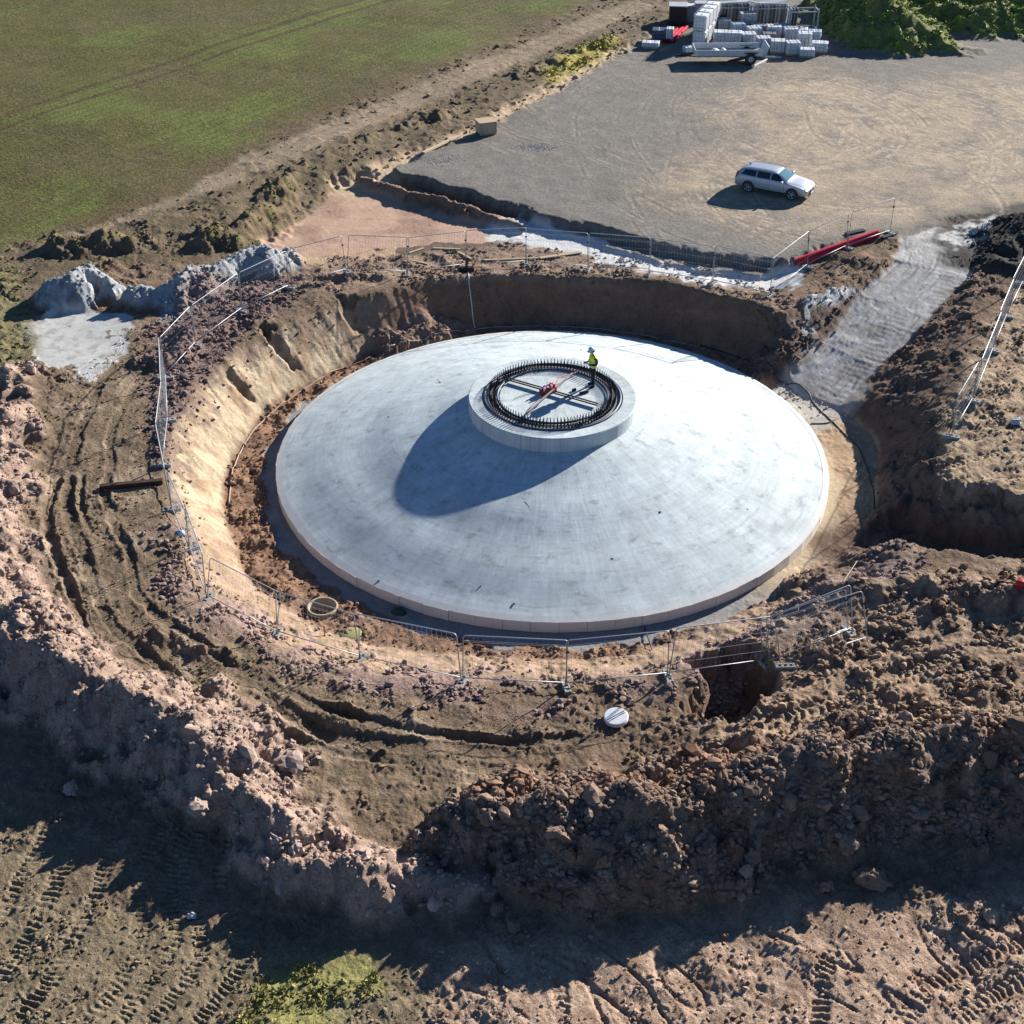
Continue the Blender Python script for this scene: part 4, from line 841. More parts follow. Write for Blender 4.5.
# ------------------------------------------------------------------ the car
from mathutils.bvhtree import BVHTree
def make_car():
    root = thing('parked_car', 'silver estate car parked alone on the gravel platform', 'car')
    #       x     halfw  zb    zs    zt    wt
    st_ = [(-2.38,.70,.42,.62,.70,.62),(-2.34,.84,.30,.80,.92,.72),(-2.22,.89,.26,.93,1.10,.66),(-1.98,.905,.24,.96,1.34,.60),(-1.6,.92,.22,.96,1.40,.60),(-.9,.925,.20,.95,1.43,.61),(-.2,.925,.20,.94,1.435,.61),
           (.28,.925,.20,.93,1.40,.60),(.72,.92,.20,.925,1.16,.66),(1.02,.92,.20,.91,.985,.72),(1.5,.915,.22,.86,.92,.66),(1.95,.89,.24,.78,.84,.60),(2.20,.83,.24,.68,.75,.58),(2.34,.70,.28,.60,.66,.50)]
    vs_, fs = [], []
    for (x, w_, zb, zs, zt, wt) in st_:
        half = [(w_*.80,zb),(w_*.97,zb+.10),(w_,zb+(zs-zb)*.5),(w_*.985,zs-.06),(w_*.955,zs),(wt+.03,zt-.06),(wt*.86,zt-.012)]
        vs_ += [(x,0,zb)]+[(x,y,z) for y, z in half]+[(x,0,zt)]+[(x,-y,z) for y, z in half[::-1]]
    n = 16
    for k in range(len(st_)-1):
        for j in range(n): fs.append((k*n+j, k*n+(j+1)%n, (k+1)*n+(j+1)%n, (k+1)*n+j))
    fs += [tuple(range(n)), tuple((len(st_)-1)*n+j for j in range(n))[::-1]]
    base = MB().add(vs_, fs).mesh('car_tmp'); ob = bpy.data.objects.new('car_tmp', base); COL.objects.link(ob)
    ss = ob.modifiers.new('s', 'SUBSURF'); ss.levels = 3; ss.render_levels = 3; dg = bpy.context.evaluated_depsgraph_get(); dg.update(); me = bpy.data.meshes.new_from_object(ob.evaluated_get(dg)); bpy.data.objects.remove(ob)
    M_car = simple_mat('silver car paint', (.40,.44,.48), .42, .5, .03, 3, 0, .4, .15); M_gl = simple_mat('dark car glass', (.012,.016,.022), .06, 0, 0, 3, 0, .6); M_ws = simple_mat('windscreen glass', (.10,.20,.24), .05, 0, 0, 3, 0, .8)
    body = link('body', me, M_car, root, True); bv = BVHTree.FromPolygons([v.co for v in me.vertices], [p_.vertices for p_ in me.polygons])
    def side(name, quad, s, mat, parent=body, off=.008, nx=10, nz=5):
        v, f = [], []
        for i in range(nx+1):
            for j in range(nz+1):
                u, t_ = i/nx, j/nz; a, b, c, d = [np.array(q) for q in quad]; q = (a*(1-u)+b*u)*(1-t_)+(d*(1-u)+c*u)*t_
                h = bv.ray_cast(Vector((q[0], s*3, q[1])), Vector((0,-s,0)))
                co_ = h[0] if h[0] else Vector((q[0], s*.9, q[1])); v.append(co_+Vector((0, s*off, off*.6)))
        for i in range(nx):
            for j in range(nz): f.append((i*(nz+1)+j, (i+1)*(nz+1)+j, (i+1)*(nz+1)+j+1, i*(nz+1)+j+1))
        o_ = MB().add(v, f).build(name, mat, parent, True); return o_
    def topp(name, quad, mat, off=.008, nx=8, ny=10):
        v, f = [], []
        for i in range(nx+1):
            for j in range(ny+1):
                u, t_ = i/nx, j/ny; a, b, c, d = [np.array(q) for q in quad]; q = (a*(1-u)+b*u)*(1-t_)+(d*(1-u)+c*u)*t_
                h = bv.ray_cast(Vector((q[0], q[1], 4)), Vector((0,0,-1))); co_ = h[0] if h[0] else Vector((q[0],q[1],1)); nn = h[1] if h[1] else Vector((0,0,1))
                v.append(co_+nn*off)
        for i in range(nx):
            for j in range(ny): f.append((i*(ny+1)+j, (i+1)*(ny+1)+j, (i+1)*(ny+1)+j+1, i*(ny+1)+j+1))
        return MB().add(v, f).build(name, mat, body, True)
    for s in (-1, 1):
        side('window', [(-.02,.985),(.80,.975),(.36,1.29),(.0,1.31)], s, M_gl); side('window', [(-.92,.99),(-.09,.985),(-.07,1.31),(-.92,1.315)], s, M_gl); side('window', [(-1.95,1.03),(-1.0,.995),(-1.0,1.31),(-1.72,1.285)], s, M_gl)
        for x in (-.06, -.97, .86): side('door_seam', [(x,.36),(x+.012,.36),(x+.012,.93),(x,.93)], s, M_dark, off=.003, nx=1, nz=8)
        for x in (-.30,-1.2): side('handle', [(x,.80),(x+.18,.80),(x+.18,.83),(x,.83)], s, M_galv, off=.02, nx=4, nz=1)
        side('sill_trim', [(-.95,.27),(.98,.27),(.98,.35),(-.95,.35)], s, M_dark, off=.004)
        for x in (-1.40, 1.40):
            v, f = [], []
            for q_ in range(25):
                a = -.35+(PI+.7)*q_/24
                for rr_q in (.0,.14,.26,.345,.40):
                    hx, hz_ = x+rr_q*math.cos(a), max(.345+rr_q*math.sin(a), .22); h = bv.ray_cast(Vector((hx, s*3, hz_)), Vector((0,-s,0))); co_ = h[0] if h[0] else Vector((hx, s*.9, hz_)); v.append(co_+Vector((0, s*.006, 0)))
            for q_ in range(24):
                for j in range(4): f.append((q_*5+j, (q_+1)*5+j, (q_+1)*5+j+1, q_*5+j+1))
            MB().add(v, f).build('wheel_arch', M_blackb, body, True)
            wh = bpy.data.objects.new('wheel', None); COL.objects.link(wh); wh.parent = root; wh.location = (x, s*.80, .345); wh.rotation_euler = (PI/2*s*-1, 0, 0)
            MB().lathe([(.22,-.11),(.32,-.11),(.345,-.08),(.345,.10),(.32,.13),(.235,.135),(.22,.10)], 28, closed=True).build('tyre', M_blackb, wh, True)
            rm = MB().lathe([(.0001,.06),(.07,.06),(.07,.09),(.0001,.09)], 12).lathe([(.215,.03),(.235,.12),(.235,.135),(.21,.12)], 28)
            for q in range(5): a = 2*PI*q/5; rm.box((.13*math.cos(a),.13*math.sin(a),.10),(.19,.06,.03),a)
            rm.build('rim', M_galv, wh); MB().lathe([(.0001,.02),(.22,.02)], 20).build('brake_disc', M_dark, wh)
        MB().box((.74, s*1.0, .99), (.12,.20,.13)).build('mirror', M_car, root)
        side('headlight', [(2.02,.66),(2.26,.62),(2.26,.70),(1.98,.77)], s, M_whitep, off=.012, nx=4, nz=2); side('tail_light', [(-2.33,.78),(-2.16,.80),(-2.13,1.10),(-2.24,1.08)], s, M_redm, off=.010, nx=3, nz=3)
        MB().tube([(-1.85,s*.56,1.385),(-1.0,s*.575,1.45),(-.1,s*.575,1.455),(.25,s*.56,1.42)], .016, 5).build('roof_rail', M_galv, root)
    topp('windscreen', [(.34,-.52),(.98,-.66),(.98,.66),(.34,.52)], M_ws); topp('rear_window', [(-2.22,-.5),(-2.02,-.5),(-2.02,.5),(-2.22,.5)], M_gl)
    MB().box((2.37,0,.50),(.03,.62,.16)).build('grille', M_dark, root); MB().box((2.34,0,.30),(.06,1.1,.07)).build('lower_grille', M_dark, root); MB().box((2.395,0,.40),(.012,.50,.10)).build('number_plate', M_whitep, root); MB().box((-2.385,0,.62),(.012,.50,.11)).build('number_plate', M_whitep, root)
    MB().tube([(-1.62,0,1.42),(-1.80,0,1.47)], [.05,.012], 6).build('roof_antenna', M_hose, root)
    return root
car = make_car()
ca, cb_ = hit(746,191.5), hit(792.5,200.5); cm_ = (ca+cb_)/2; an = math.atan2(cb_[1]-ca[1], cb_[0]-ca[0])
nrm = np.array([-math.sin(an), math.cos(an)]); cc = cm_[:2]+nrm*.85
car.location = (cc[0], cc[1], float(hz(cc[0], cc[1]))-.01); car.rotation_euler = (0,0,an); car.scale = (.94,.97,.98)
print('car heading', math.degrees(an), 'wheelbase', np.linalg.norm(cb_-ca))

# ------------------------------------------------------------------ the storage corner
def put(o, px, py, rz=0, dz=0):
    q = hit(px, py); o.location = (q[0], q[1], q[2]+dz); o.rotation_euler = (0,0,rz); return q
# IBC tanks, two high in a row
def make_tank():
    r = thing('liquid_tank', 'white caged tank', 'tank', (0,0,0), 0, 'white caged tanks stacked in the storage corner')
    MB().box((0,0,.62),(.94,1.10,.92)).build('tank', M_whitep, r); f = MB()
    for x in (-.5,-.25,0,.25,.5):
        for s in (-1,1): f.tube([(x,s*.59,.14),(x,s*.59,1.13)], .014, 4)
    for y in (-.36,-.12,.12,.36):
        for s in (-1,1): f.tube([(s*.505,y,.14),(s*.505,y,1.13)], .014, 4)
    for z in (.18,.42,.66,.90,1.13): f.tube([(-.505,-.59,z),(.505,-.59,z),(.505,.59,z),(-.505,.59,z)], .014, 4, closed=True)
    f.build('cage', M_galv, r); pa = MB()
    for y in (-.5,0,.5): pa.box((0,y,.06),(1.0,.12,.12))
    pa.box((0,0,.135),(1.02,1.2,.03)).build('pallet', M_wmetal, r); MB().lathe([(.09,1.06),(.09,1.12),(.0001,1.12)], 14).build('lid', M_whitep, r); return r
t0 = make_tank(); a = hit(691,46); ang = math.atan2(4.2, 1.5); d_ = np.array([math.cos(ang), math.sin(ang)]); n_ = np.array([d_[1], -d_[0]])
first = True
for k in range(4):
    for lv in range(2):
        p_ = a[:2]+n_*.55+d_*(.6+1.22*k); loc = (p_[0], p_[1], float(hz(p_[0],p_[1]))+1.17*lv)
        lab = '%s white caged tank from the trailer, %s of the stack' % (ORD[k], 'bottom layer' if lv == 0 else 'top layer')
        if first: o = t0; o.location = loc; o['label'] = lab; first = False
        else: o = dup(t0, loc, label=lab)
        o.rotation_euler = (0,0,ang-PI/2)
# timber-brown container, dark crates
r = thing('storage_box', 'tall dark brown ribbed storage box behind the caged tanks', 'storage box'); m_ = MB().box((0,0,.78),(1.35,1.3,1.4))
for k in range(9): m_.box((-.6+k*.15,-.66,.78),(.06,.04,1.34))
m_.build('shell', M_brown, r); MB().box((0,0,1.51),(1.45,1.4,.07)).build('lid', M_wgrey, r); MB().box((0,0,.04),(1.3,1.2,.08)).build('skid', M_dark, r); put(r, 677, 24, -.1)
r = thing('storage_box', 'small grey metal box standing close beside the brown storage box', 'storage box'); MB().box((0,0,.6),(.8,.9,1.2)).build('shell', M_wgrey, r); MB().box((0,0,1.23),(.86,.96,.05)).build('lid', M_wmetal, r); put(r, 690.5, 21, -.1)
def pallet_load(name, label, cat, px, py, dims, mat, rz=0, group=None, wrap=True, layers=3):
    r = thing(name, label, cat, group=group); p_ = MB(); w_, dd, h_ = dims
    for y in (-.4,0,.4): p_.box((0,y*dd,.05),(w_,.1,.1))
    for y in (-.42,-.21,0,.21,.42): p_.box((0,y*dd,.115),(w_,dd*.14,.022))
    p_.build('pallet', M_wood, r); b_ = MB(); hh = (h_-.13)/layers
    for k in range(layers):
        for i_ in range(2):
            for j_ in range(2): b_.box(((i_-.5)*w_*.5+RNG.uniform(-.01,.01), (j_-.5)*dd*.5, .13+hh*(k+.5)), (w_*.485, dd*.485, hh*.97))
    b_.build('blocks', mat, r)
    for s in (-.25,.25): MB().tube([(s*w_,-dd/2-.006,.13),(s*w_,-dd/2-.006,h_+.006),(s*w_,dd/2+.006,h_+.006),(s*w_,dd/2+.006,.13)], .012, 4).build('strap', M_dark, r)
    put(r, px, py, rz); return r
M_bwrap = simple_mat('bluish film wrap', (.30,.38,.48), .4, 0, .22, 5, .3)
pls = [((465,206),'wrapped white pallet next to the far end of the caged tanks'),((530,211),'second wrapped pallet from the caged tanks in the front row'),((595,207),'torn white pallet third from the tanks in the front row'),((664,228),'white pallet behind the trailer tailboard'),
 ((730,243),'square white pallet just beyond the trailer tailboard'),((800,252),'white pallet next to the low one at the row end'),((855,217),'white pallet in front of the end formwork rack'),((790,184),'bluish wrapped pallet between two white ones near the racks'),((712,182),'bluish wrapped pallet in front of the middle formwork rack'),((642,168),'dull grey pallet against the first formwork rack'),((482,152),'dark topped pallet beside the far caged tanks')]
for k, ((zx, zy), lab) in enumerate(pls):
    mt = M_wrap if k not in (9,10) else M_wgrey
    pallet_load('pallet_load', lab, 'pallet', 620+zx/4.655, zy/4.655, (1.05,.95,.95+RNG.uniform(-.08,.12)), mt, RNG.uniform(-.15,.1), 'wrapped pallets in the storage corner')
pallet_load('pallet_load', 'low white pallet at the mound end of the pallet row', 'pallet', 620+868/4.655, 263/4.655, (1.1,.8,.6), M_wrap, -.1, 'wrapped pallets in the storage corner', layers=2)
pallet_load('pallet_load', 'loosely wrapped white pallet nearest the green mound', 'pallet', 620+926/4.655, 242/4.655, (1.2,.9,.75), M_wrap, -.2, 'wrapped pallets in the storage corner', layers=2)
pallet_load('pallet_load', 'tall grey stack rising behind the front pallet row', 'pallet', 620+586/4.655, 148/4.655, (1.2,1.0,1.5), M_wgrey, .05, 'wrapped pallets in the storage corner', layers=6)
pallet_load('block_stack', 'low white block by the platform edge, away from the tanks', 'block', 650.5, 47.5, (1.3,.8,.45), M_wrap, -.2, layers=1)
pallet_load('block_stack', 'dark wrapped stack beside the white upright box', 'block', 659, 40, (1.1,1.0,.85), M_hose, -.15, layers=2)
pallet_load('block_stack', 'upright white box between the dark stack and red pipes', 'block', 669.5, 41, (.55,.8,1.0), M_wrap, -.15, layers=3)
pallet_load('block_stack', 'low white block at the foot of the caged tanks by the trailer', 'block', 689.5, 53, (.9,.7,.5), M_wrap, .3, layers=1)
for (zx, zy), lab, mt in (((455,128),'dark stack squeezed between the tanks and the first rack',M_dgrey),((545,172),'bluish pallet behind the second front pallet',M_bwrap),((620,182),'pale pallet tucked behind the torn white one',M_wrap),((757,160),'bluish pallet right in front of the middle rack end',M_bwrap),((838,182),'pale pallet in the gap before the end rack',M_wrap),((900,205),'bluish pallet at the foot of the end rack',M_bwrap),((690,200),'grey pallet hidden behind the tailboard pallets',M_dgrey)):
    pallet_load('pallet_load', lab, 'pallet', 620+zx/4.655, zy/4.655, (1.0,.9,.8+RNG.uniform(-.1,.35)), mt, RNG.uniform(-.25,.25), 'wrapped pallets in the storage corner')
# formwork racks
for k, (zx, zy, w_, lab) in enumerate(((520,128,2.6,'formwork rack with upright grey panels nearest the caged tanks'),(690,132,2.8,'formwork rack with upright grey panels in the middle'),(838,148,2.3,'half empty formwork rack closest to the green mound'))):
    r = thing('formwork_rack', lab, 'rack', group='formwork racks in the storage corner'); f = MB()
    for x in (-w_/2, w_/2):
        for y in (-.6,.6): f.box((x,y,.95),(.09,.09,1.9))
        f.box((x,0,1.72),(.07,1.1,.07)); f.box((x,0,.35),(.07,1.1,.07))
    for y in (-.6,.6): f.box((0,y,1.66),(w_-.1,.06,.08)); f.box((0,y,.3),(w_-.1,.06,.08))
    f.build('frame', M_wgrey, r)
    for i_ in range(9 if k < 2 else 3):
        x = -w_/2+.2+i_*(w_-.4)/8; m_ = MB().box((x,0,1.1),(.06,1.05,1.45), 0,0,.06)
        for z in (.6,1.1,1.6): m_.box((x+.05,0,z),(.05,1.0,.05),0,0,.06)
        m_.build('panel', M_wgrey if i_%3 == 0 else M_dgrey, r)
    put(r, 620+zx/4.655, zy/4.655, .05)
    if k < 2:
        q = hit(620+zx/4.655, zy/4.655)
        for i_ in range(3):
            o = MB().box((0,0,0),(2.6,.14,.09)).build('timber_beam', M_wmetal); o.location = (q[0]+RNG.uniform(-.3,.3), q[1]-.3+.3*i_, q[2]+1.98+.0); o.rotation_euler = (0,RNG.uniform(-.02,.02),RNG.uniform(-.12,.2)); tag(o, '%s pale beam lying across the top of the %s rack' % (('near','inner','far')[i_], ('first','middle')[k]), 'beam', 'pale beams on the racks')
for k, (zx, zy, rz, tilt) in enumerate(((370,28,.5,.35),(530,20,.8,.5))):
    q = hit(620+zx/4.655, (zy+75)/4.655); o = MB().box((0,0,0),(2.2,.12,.10)).build('timber_beam', M_wmetal); o.location = (q[0], q[1], q[2]+2.0); o.rotation_euler = (0,-tilt,rz); tag(o, ('pale beam propped up steeply behind the tanks','pale beam sticking up at the back of the racks')[k], 'beam', 'pale beams on the racks')
    o2 = MB().box((0,0,.75),(.9,.9,1.5)).box((0,0,1.53),(.98,.98,.07)).build('block_stack', M_wgrey); o2.location = (q[0], q[1], q[2]); tag(o2, ('grey stack under the propped beam behind the tanks','grey stack under the beam behind the racks')[k], 'block')
# trailer
tr_ = thing('flatbed_trailer', 'white drop side trailer parked in front of the caged tanks', 'trailer')
MB().box((0,0,.62),(5.0,1.95,.07)).build('bed', M_wgrey, tr_)
for s, L_ in ((-1,4.9),(1,4.9)): MB().box((0,s*.98,.86),(L_,.05,.40)).box((-.0,s*1.01,.86),(.07,.03,.40)).build('side_board', M_wmetal, tr_)
MB().box((-2.48,0,.86),(.05,1.9,.40)).build('front_board', M_wmetal, tr_); MB().box((2.72,0,.92),(.06,1.95,.75), 0,0,.35).build('tailboard', M_wmetal, tr_)
ch = MB()
for y in (-.45,.45): ch.box((0,y,.50),(4.9,.1,.16))
ch.tube([(-2.4,-.45,.48),(-3.7,0,.46)], .05, 6).tube([(-2.4,.45,.48),(-3.7,0,.46)], .05, 6).build('chassis', M_dark, tr_)
for s in (-1,1):
    wh = bpy.data.objects.new('wheel', None); COL.objects.link(wh); wh.parent = tr_; wh.location = (1.55, s*1.06, .42); wh.rotation_euler = (-PI/2*s,0,0)
    MB().lathe([(.22,-.11),(.38,-.11),(.42,-.07),(.42,.07),(.38,.11),(.22,.11)], 24, closed=True).build('tyre', M_blackb, wh, True); MB().lathe([(.0001,.07),(.12,.09),(.22,.06)], 16).build('rim', M_wgrey, wh)
    MB().box((1.55,s*1.05,.86),(.95,.20,.04)).build('mudguard', M_dark, tr_)
a, b = hit(697,66), hit(760,64); c = (a+b)/2; tr_.location = (c[0], c[1]+1.0, c[2]); tr_.rotation_euler = (0,0,.02)
v_, f_ = RV2[0][0], RV2[1]
o = MB().add([(q[0]*.45,q[1]*.35,q[2]*.22) for q in v_],[tuple(k) for k in f_]).add([(q[0]*.25+.5,q[1]*.3,q[2]*.2) for q in RV2[0][3]],[tuple(k) for k in f_]).build('tarpaulin', M_wrap, None, True); o.location = (c[0]-.9, c[1]+.75, c[2]+.80); tag(o, 'crumpled pale tarpaulin lying in the bed of the trailer', 'tarpaulin')
for k, (zx, zy) in enumerate(((640,303),(662,292))):
    q = hit(620+zx/4.655, zy/4.655); o = MB().box((0,0,.06),(1.5,.14,.12)).build('timber_beam', M_wmetal); o.location = q; o.rotation_euler = (0,0,.95); tag(o, ('white beam on the gravel, nearer the trailer wheel','white beam on the gravel, farther from the trailer wheel')[k], 'beam')
o = MB().tube([(-.75,0,.12),(.75,0,.12)], .11, 12).build('pipe', M_wgrey, None, True); put(o, 771, 59, -.1); tag(o, 'short dark grey pipe lying behind the white beams', 'pipe')
def pipe_bundle(name, label, ends, n, rad, mat, group=None, spread=None, zadd=0):
    a, b = hit(*ends[0]), hit(*ends[1]); d_ = (b-a)[:2]; d_ /= np.linalg.norm(d_); nn = np.array([-d_[1], d_[0]]); sp_ = spread or rad*2.15
    for k in range(n):
        row = 0 if k < (n+1)//2+1 else 1; i_ = k if row == 0 else k-((n+1)//2+1)+.5
        L0 = RNG.uniform(-.25,.25); A = Vector((*(a[:2]+nn*i_*sp_+d_*L0), a[2]+rad+row*rad*1.75+zadd)); B = Vector((*(b[:2]+nn*i_*sp_+d_*L0), b[2]+rad+row*rad*1.75+zadd))
        mb = MB(); mb.tube([A,B], rad, 12, False).tube([A,B], rad*.86, 12, False)
        o = mb.build(name, mat, None, True); tag(o, label[k], 'pipe', group)
pipe_bundle('pipe', ['red plastic pipe lying nearest the pit in its bundle','middle red plastic pipe of the bundle by the fence','red plastic pipe on the car side of the bundle','red plastic pipe lying on top of the bundle'], ((798,265),(881,236)), 4, .095, M_red, 'red pipes by the pit')
pipe_bundle('pipe', ['red pipe beside the caged tanks, on the white box side','red pipe beside the caged tanks, next to the tank cage','red pipe resting on two others beside the tanks'], ((671,44),(686,30)), 3, .13, M_red, 'red pipes beside the tanks', zadd=.05)
def boards(name, label, cat, a_, b_, w_, t_, mat, dz=.03):
    a, b = hit(*a_), hit(*b_); c = (a+b)/2; L_ = np.linalg.norm(b-a); o = MB().box((0,0,0),(L_,w_,t_)).build(name, mat); o.location = (c[0],c[1],c[2]+dz+t_/2); o.rotation_euler = (0,-math.atan2(b[2]-a[2],np.hypot(*(b-a)[:2])),math.atan2(b[1]-a[1],b[0]-a[0])); tag(o, label, cat)
boards('plank', 'long pale plank along the edge of the gravel near the plywood crate', 'plank', (423,154), (459,137), .25, .10, M_wood)
boards('plank', 'wide pale board lying behind the back fence', 'plank', (540,259), (581,253), .28, .06, M_wood)
boards('plank', 'thin dark board beside the wide pale one behind the pit', 'plank', (484,261), (538,259), .12, .05, M_wood)
boards('plank', 'short plank slanting beside the dark post behind the pit', 'plank', (457,252), (472,260), .14, .05, M_wood)
boards('plank', 'weathered plank lying level behind the back fence', 'plank', (433,249), (460,250), .14, .05, M_wood); boards('plank', 'brown plank tilted towards the sand cut behind the pit', 'plank', (409,254), (424,249), .16, .05, M_wood); boards('plank', 'small broken plank behind the back fence', 'plank', (411,261), (428,265), .12, .05, M_wood)
boards('plank', 'dark board behind the red pipes', 'plank', (846,235), (864,231), .3, .08, M_dark); boards('plank', 'bent black plank lying at the end of red pipes', 'plank', (882,239), (896,234), .22, .08, M_dark)
boards('timber_beam', 'dark beam half buried at the edge of the haul road', 'beam', (100,489), (163,483), .22, .2, M_rust, -.02)
r = thing('crate', 'square plywood crate at the edge of the gravel platform', 'crate'); MB().box((0,0,.44),(1.15,1.0,.74)).build('box', M_ply, r); MB().box((0,0,.83),(1.2,1.05,.03)).build('lid', M_wood, r); sk = MB()
for y in (-.4,.4): sk.box((0,y,.035),(1.1,.1,.07))
sk.build('skids', M_wood, r)
for x in (-.5,.5): MB().box((x,-.515,.44),(.1,.03,.72)).build('batten', M_wood, r)
put(r, 486, 133, .35)
# pipe ring and manhole lid
r = MB().lathe([(.59,-.7),(.59,.14),(.575,.16),(.515,.16),(.505,.14),(.505,-1.2)], 48).build('pipe_ring', M_buff, None, True); r.location = (RING[0], RING[1], float(hz(RING[0]+.6, RING[1]))-.09); tag(r, 'open concrete pipe ring standing in the clay near the dome', 'pipe ring')
r = thing('manhole_lid', 'round pale lid lying on the rubble below the near fence', 'lid'); MB().lathe([(.38,0),(.41,.02),(.41,.12),(.38,.15),(.0001,.155)], 40).build('disc', M_whitep, r); 
for s in (-.07,.02): MB().box((0,s,.157),(.70,.022,.012), .6).build('groove', M_dark, r)
q = hit(616,720); r.location = (q[0], q[1], q[2]+.05); r.rotation_euler = (.08,-.05,0)
# cables and hoses
def cable(name, label, pxs, rad, mat, up=.02, cat='cable'):
    pts = smooth_pl(np.array([hit(*q) for q in pxs]), 8); pts[:,2] = np.maximum(hz(pts[:,0], pts[:,1]), pts[:,2]-.3)+up; o = MB().tube(pts, rad, 6).build(name, mat, None, True); tag(o, label, cat)
cable('cable', 'thick black cable crossing the floor between dome and ramp', [(700,346),(740,358),(775,374),(797,384),(808,393),(815,405),(830,420),(845,435),(858,448),(866,466),(873,490),(874,510)], .03, M_cable)
cable('cable', 'pale cable running along the foot of the clay bank', [(395,345),(345,368),(318,380),(283,403),(256,428),(239,455),(231,480),(229,505)], .03, M_pcable)
cable('cable', 'thin grey cable along the foot of the shaded back wall', [(400,344),(440,334),(480,329),(560,327),(600,329),(640,335),(695,346)], .022, M_wgrey)
cable('hose', 'white hose hanging down the shaded back wall', [(468,272),(469,283),(471,300),(473,318),(475,328)], .03, M_pole, cat='hose')
cable('cable', 'short black cable lying from the ramp towards the dome', [(811,424),(820,424),(829,423),(836,420)], .03, M_cable)
r = thing('marker_post', 'dark post with a crossbar where the white hose starts', 'post'); MB().tube([(0,0,-.2),(0,0,.75)], .06, 8).build('post', M_rust, r); MB().box((0,0,.12),(.75,.25,.22),.1).build('crossbar', M_dark, r); put(r, 467, 271)
def stake(label, a_, b_, rad, mat, h=0):
    a, b = hit(*a_), hit(*b_); o = MB().tube([(a[0],a[1],a[2]+.05),(b[0],b[1],b[2]+.05+h)], rad, 6).build('pole', mat); tag(o, label, 'pole')
stake('white pole lying across the edge of the square hole', (680,660), (703,718), .03, M_pole); stake('thin dark pole leaning against the rim of the dome', (643,624), (652,651), .025, M_cable); stake('thin pale pole on the floor at the edge of the east shade', (838,590), (857,562), .014, M_conc2)
for (px, py, lab, mat, h) in ((325,636,'small orange marker stake in the pale clay near the fence',M_orange,.45),(960,398,'short wooden stake standing beside the loose fence end',M_wood,.9)):
    q = hit(px, py); o = MB().tube([(0,0,-.1),(0,0,h)], .025, 6).box((0,0,h-.08),(.07,.04,.16)).build('marker_stake', mat); o.location = q; tag(o, lab, 'stake')
def lump(name, label, cat, px, py, sc, mat, k=0, rz=0, dz=.3):
    v_, f_ = RV2[0][k%8], RV2[1]; o = MB().add([(q[0]*sc[0],q[1]*sc[1],q[2]*sc[2]) for q in v_],[tuple(q) for q in f_]).build(name, mat, None, True); q = hit(px,py); o.location = (q[0],q[1],q[2]+sc[2]*dz); o.rotation_euler = (0,0,rz); tag(o, label, cat)
lump('plastic_bag', 'dark green plastic bag lying at the foot of the dome', 'bag', 399, 613, (.38,.25,.2), M_green); lump('plastic_bag', 'pale blue plastic bag caught beside the fence', 'bag', 180, 534, (.2,.16,.14), simple_mat('blue bag', (.35,.55,.65), .5), 2)
lump('plastic_drum', 'red plastic drum half hidden at the end of the dark trench', 'drum', 1021, 586, (.32,.25,.22), M_redm, 1); lump('cloth', 'flat olive cloth lying on the clay near the pipe ring', 'cloth', 349, 634, (.5,.4,.05), simple_mat('olive cloth', (.22,.22,.08), .9), 3)
# scraps on the dome
def domez(x, y): r_ = math.hypot(x, y); return ZB-.06-(ZB-.2)*((r_-3.9)/(11.72-3.9))
def on_dome(px, py):
    d = ray(px, py); t = np.linspace(30, 90, 12000); q = CAM+t[:,None]*d; k = np.nonzero(q[:,2] < np.array(ZB-.06-(ZB-.2)*((np.hypot(q[:,0],q[:,1])-3.9)/(11.72-3.9))))[0][0]; return Vector(q[k])
for k, (pts, mat, lab) in enumerate(([[(432,387),(436,383),(441,383),(437,379)], M_wood, 'bent stick lying on the sunny far side of the dome'], [[(525,502),(529,507),(530,511),(532,512)], M_cable, 'curled black wire lying on the dome below the shadow'])):
    o = MB().tube([on_dome(*q)+Vector((0,0,.010)) for q in pts], .014, 5).build(('stick','wire')[k], mat); tag(o, lab, ('stick','wire')[k])
for k, (px, py, lab) in enumerate(((660,512,'dark scrap lying alone on the pale side of the dome'),(389,417,'dark scrap on the dome near the shadow edge'),(514,604,'dark scrap close to the near rim of the dome'),(379,581,'small dark stick near the rim of the dome by the pipe ring'),(481,586,'pair of dark crumbs on the near side of the dome'),(747,509,'tiny dark scrap towards the ramp side of the dome'),(612,559,'tiny dark scrap on the plain near side of the dome'),(574,381,'small dark scrap on the dome behind the worker'))):
    if k == 7: px, py = 581, 350
    v_, f_ = RV1[0][k], RV1[1]; o = MB().add([(q[0]*.08,q[1]*.05,q[2]*.02) for q in v_],[tuple(q) for q in f_]).build('scrap', M_dark); o.location = on_dome(px,py)+Vector((0,0,.008)); o.rotation_euler = (0,0,k*1.1); tag(o, lab, 'scrap')
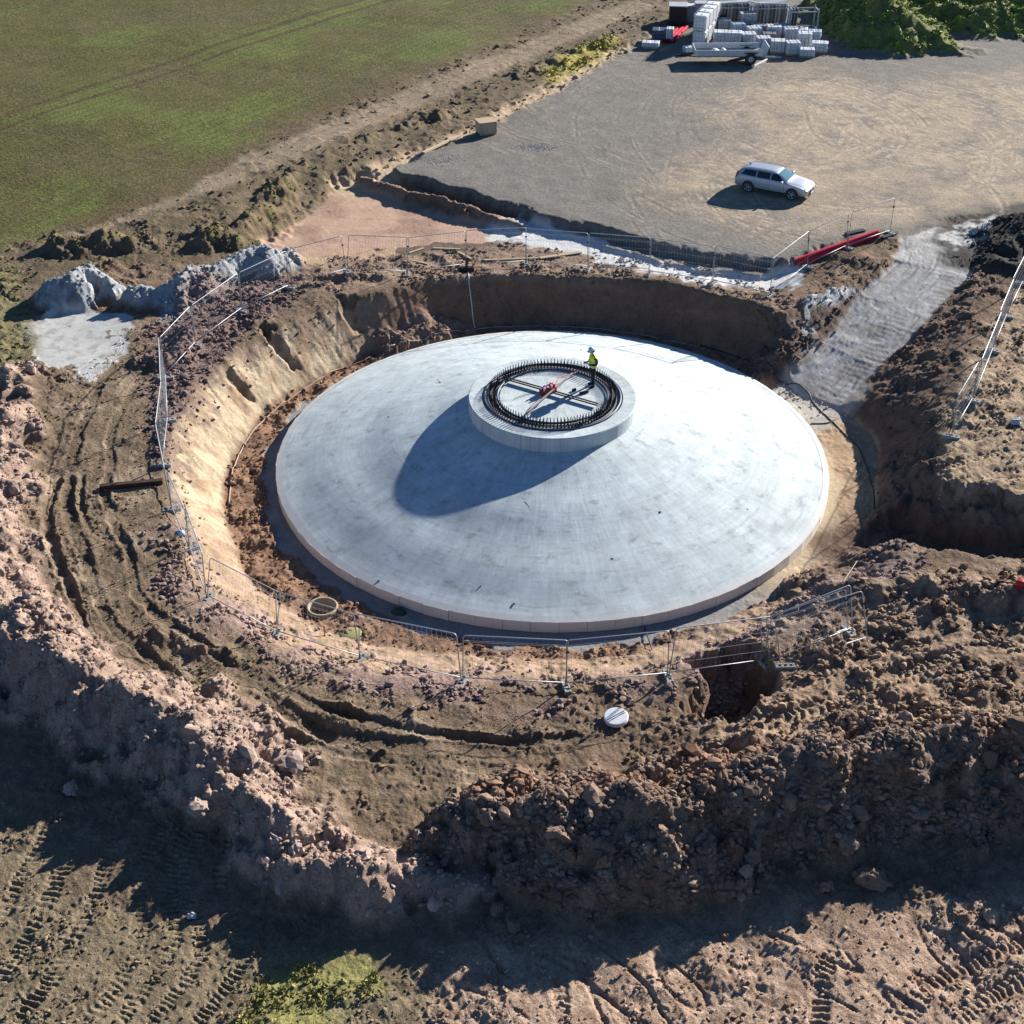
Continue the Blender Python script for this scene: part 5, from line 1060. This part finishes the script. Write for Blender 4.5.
# single boulders
BO = [(290,762,.55,.22,'long flat pale slab on the lit slope of the rubble ridge',0),(202,806,.48,.3,'big dark slab on the shaded face of the rubble ridge',0),(297,853,.3,.25,'pale boulder at the shadow edge of the rubble ridge',0),(72,790,.3,.22,'boulder low in the shade of the rubble ridge by the tracks',0),(193,917,.16,.14,'small white boulder at the shadow edge above the tracked ground',3),(310,842,.22,.2,'pink boulder highest on the crest by the shadow edge',0),(137,730,.2,.18,'grey boulder in deep shade under the ridge crest',0),
 (488,818,.5,.3,'long leaning slab at the haul road end of the earth bank',1),(560,838,.42,.38,'big broken boulder catching light on the earth bank',1),(527,862,.42,.32,'wide shaded boulder low on the haul road end of the bank',1),(569,858,.25,.3,'upright pointed rock beside the big broken boulder',1),(496,910,.3,.25,'dark boulder at the foot of the haul road end of the bank',1),(513,928,.3,.22,'flat dark rock lying lowest at the foot of the bank',1),
 (602,866,.18,.42,'tall thin sunlit rock in the middle of bank face',1),(620,874,.36,.3,'rounded boulder beside the tall thin rock',1),(661,778,.42,.3,'reddish slab on the crest of the earth bank',1),(826,888,.33,.26,'boulder with a sunlit top low on the bank',1),(808,920,.28,.22,'rounded boulder at the bank foot below the sunlit one',1),(847,842,.5,.22,'flat slanting slab high on the earth bank',1),(870,880,.65,.4,'largest boulder bulging from the lower earth bank',1),
 (706,848,.32,.22,'flat topped rock in the middle of the shaded bank',1),(752,860,.36,.28,'round faced rock half buried in the shaded bank',1),(726,936,.18,.15,'small dark rock standing clear of the bank foot',1),(988,917,.3,.22,'pale boulder on open soil below the bank',2),(965,920,.26,.2,'brown boulder on open soil beside the pale one',1),(1016,423,.26,.24,'square white boulder on the plateau by the loose fence end',3),(291,745,.16,.14,'small pink boulder where the ridge meets the haul road',0),(275,840,.2,.2,'grey boulder on the crest above the shaded ridge face',0)]
BC = [disp(176,150,136), disp(140,112,92), disp(178,150,124), disp(206,204,200)]
for k, (px, py, sw, sh, lab, ci) in enumerate(BO):
    q = hit(px, py); v_ = RV3[0][k%12]; f_ = RV3[1]; r_ = np.random.default_rng(k); V_ = v_*np.array([sw, sw*.75, sh])*(1.1 if ci != 1 else .9); V_ = V_*(1+.05*r_.normal(size=(len(V_),1)))
    o = link('boulder', np_mesh('boulder', V_, f_, np.tile(BC[ci]*(.9+.2*r_.uniform()), (len(V_),1)), smooth=False), M_stone); o.location = (q[0], q[1], q[2]+sh*.3); o.rotation_euler = (r_.uniform(-.3,.3), r_.uniform(-.3,.3), r_.uniform(0,6)); tag(o, lab, 'boulder', ('boulders on the rubble ridge','boulders on the earth bank','boulders on the open soil','white boulders')[ci])
# gravel heaps on the platform
for (px, py, rx, ry, n_, lab) in ((538,147,1.1,.7,260,'small patch of blue grey stones on the gravel platform'),(440,160,1.2,.8,160,'thin patch of pale stones at the corner of the platform')):
    q = hit(px, py); x = q[0]+RNG.normal(size=n_)*rx*.6; y = q[1]+RNG.normal(size=n_)*ry*.6; V_, F_, c_ = scatter(x, y, RNG.uniform(.02,.05,n_), np.tile(disp(172,178,186),(n_,1))*RNG.uniform(.7,1.2,(n_,1)), RV1)
    tag(link('stones', np_mesh('stones', V_, F_, c_, smooth=False), M_stone), lab, 'stones', kind='stuff')
print('done')
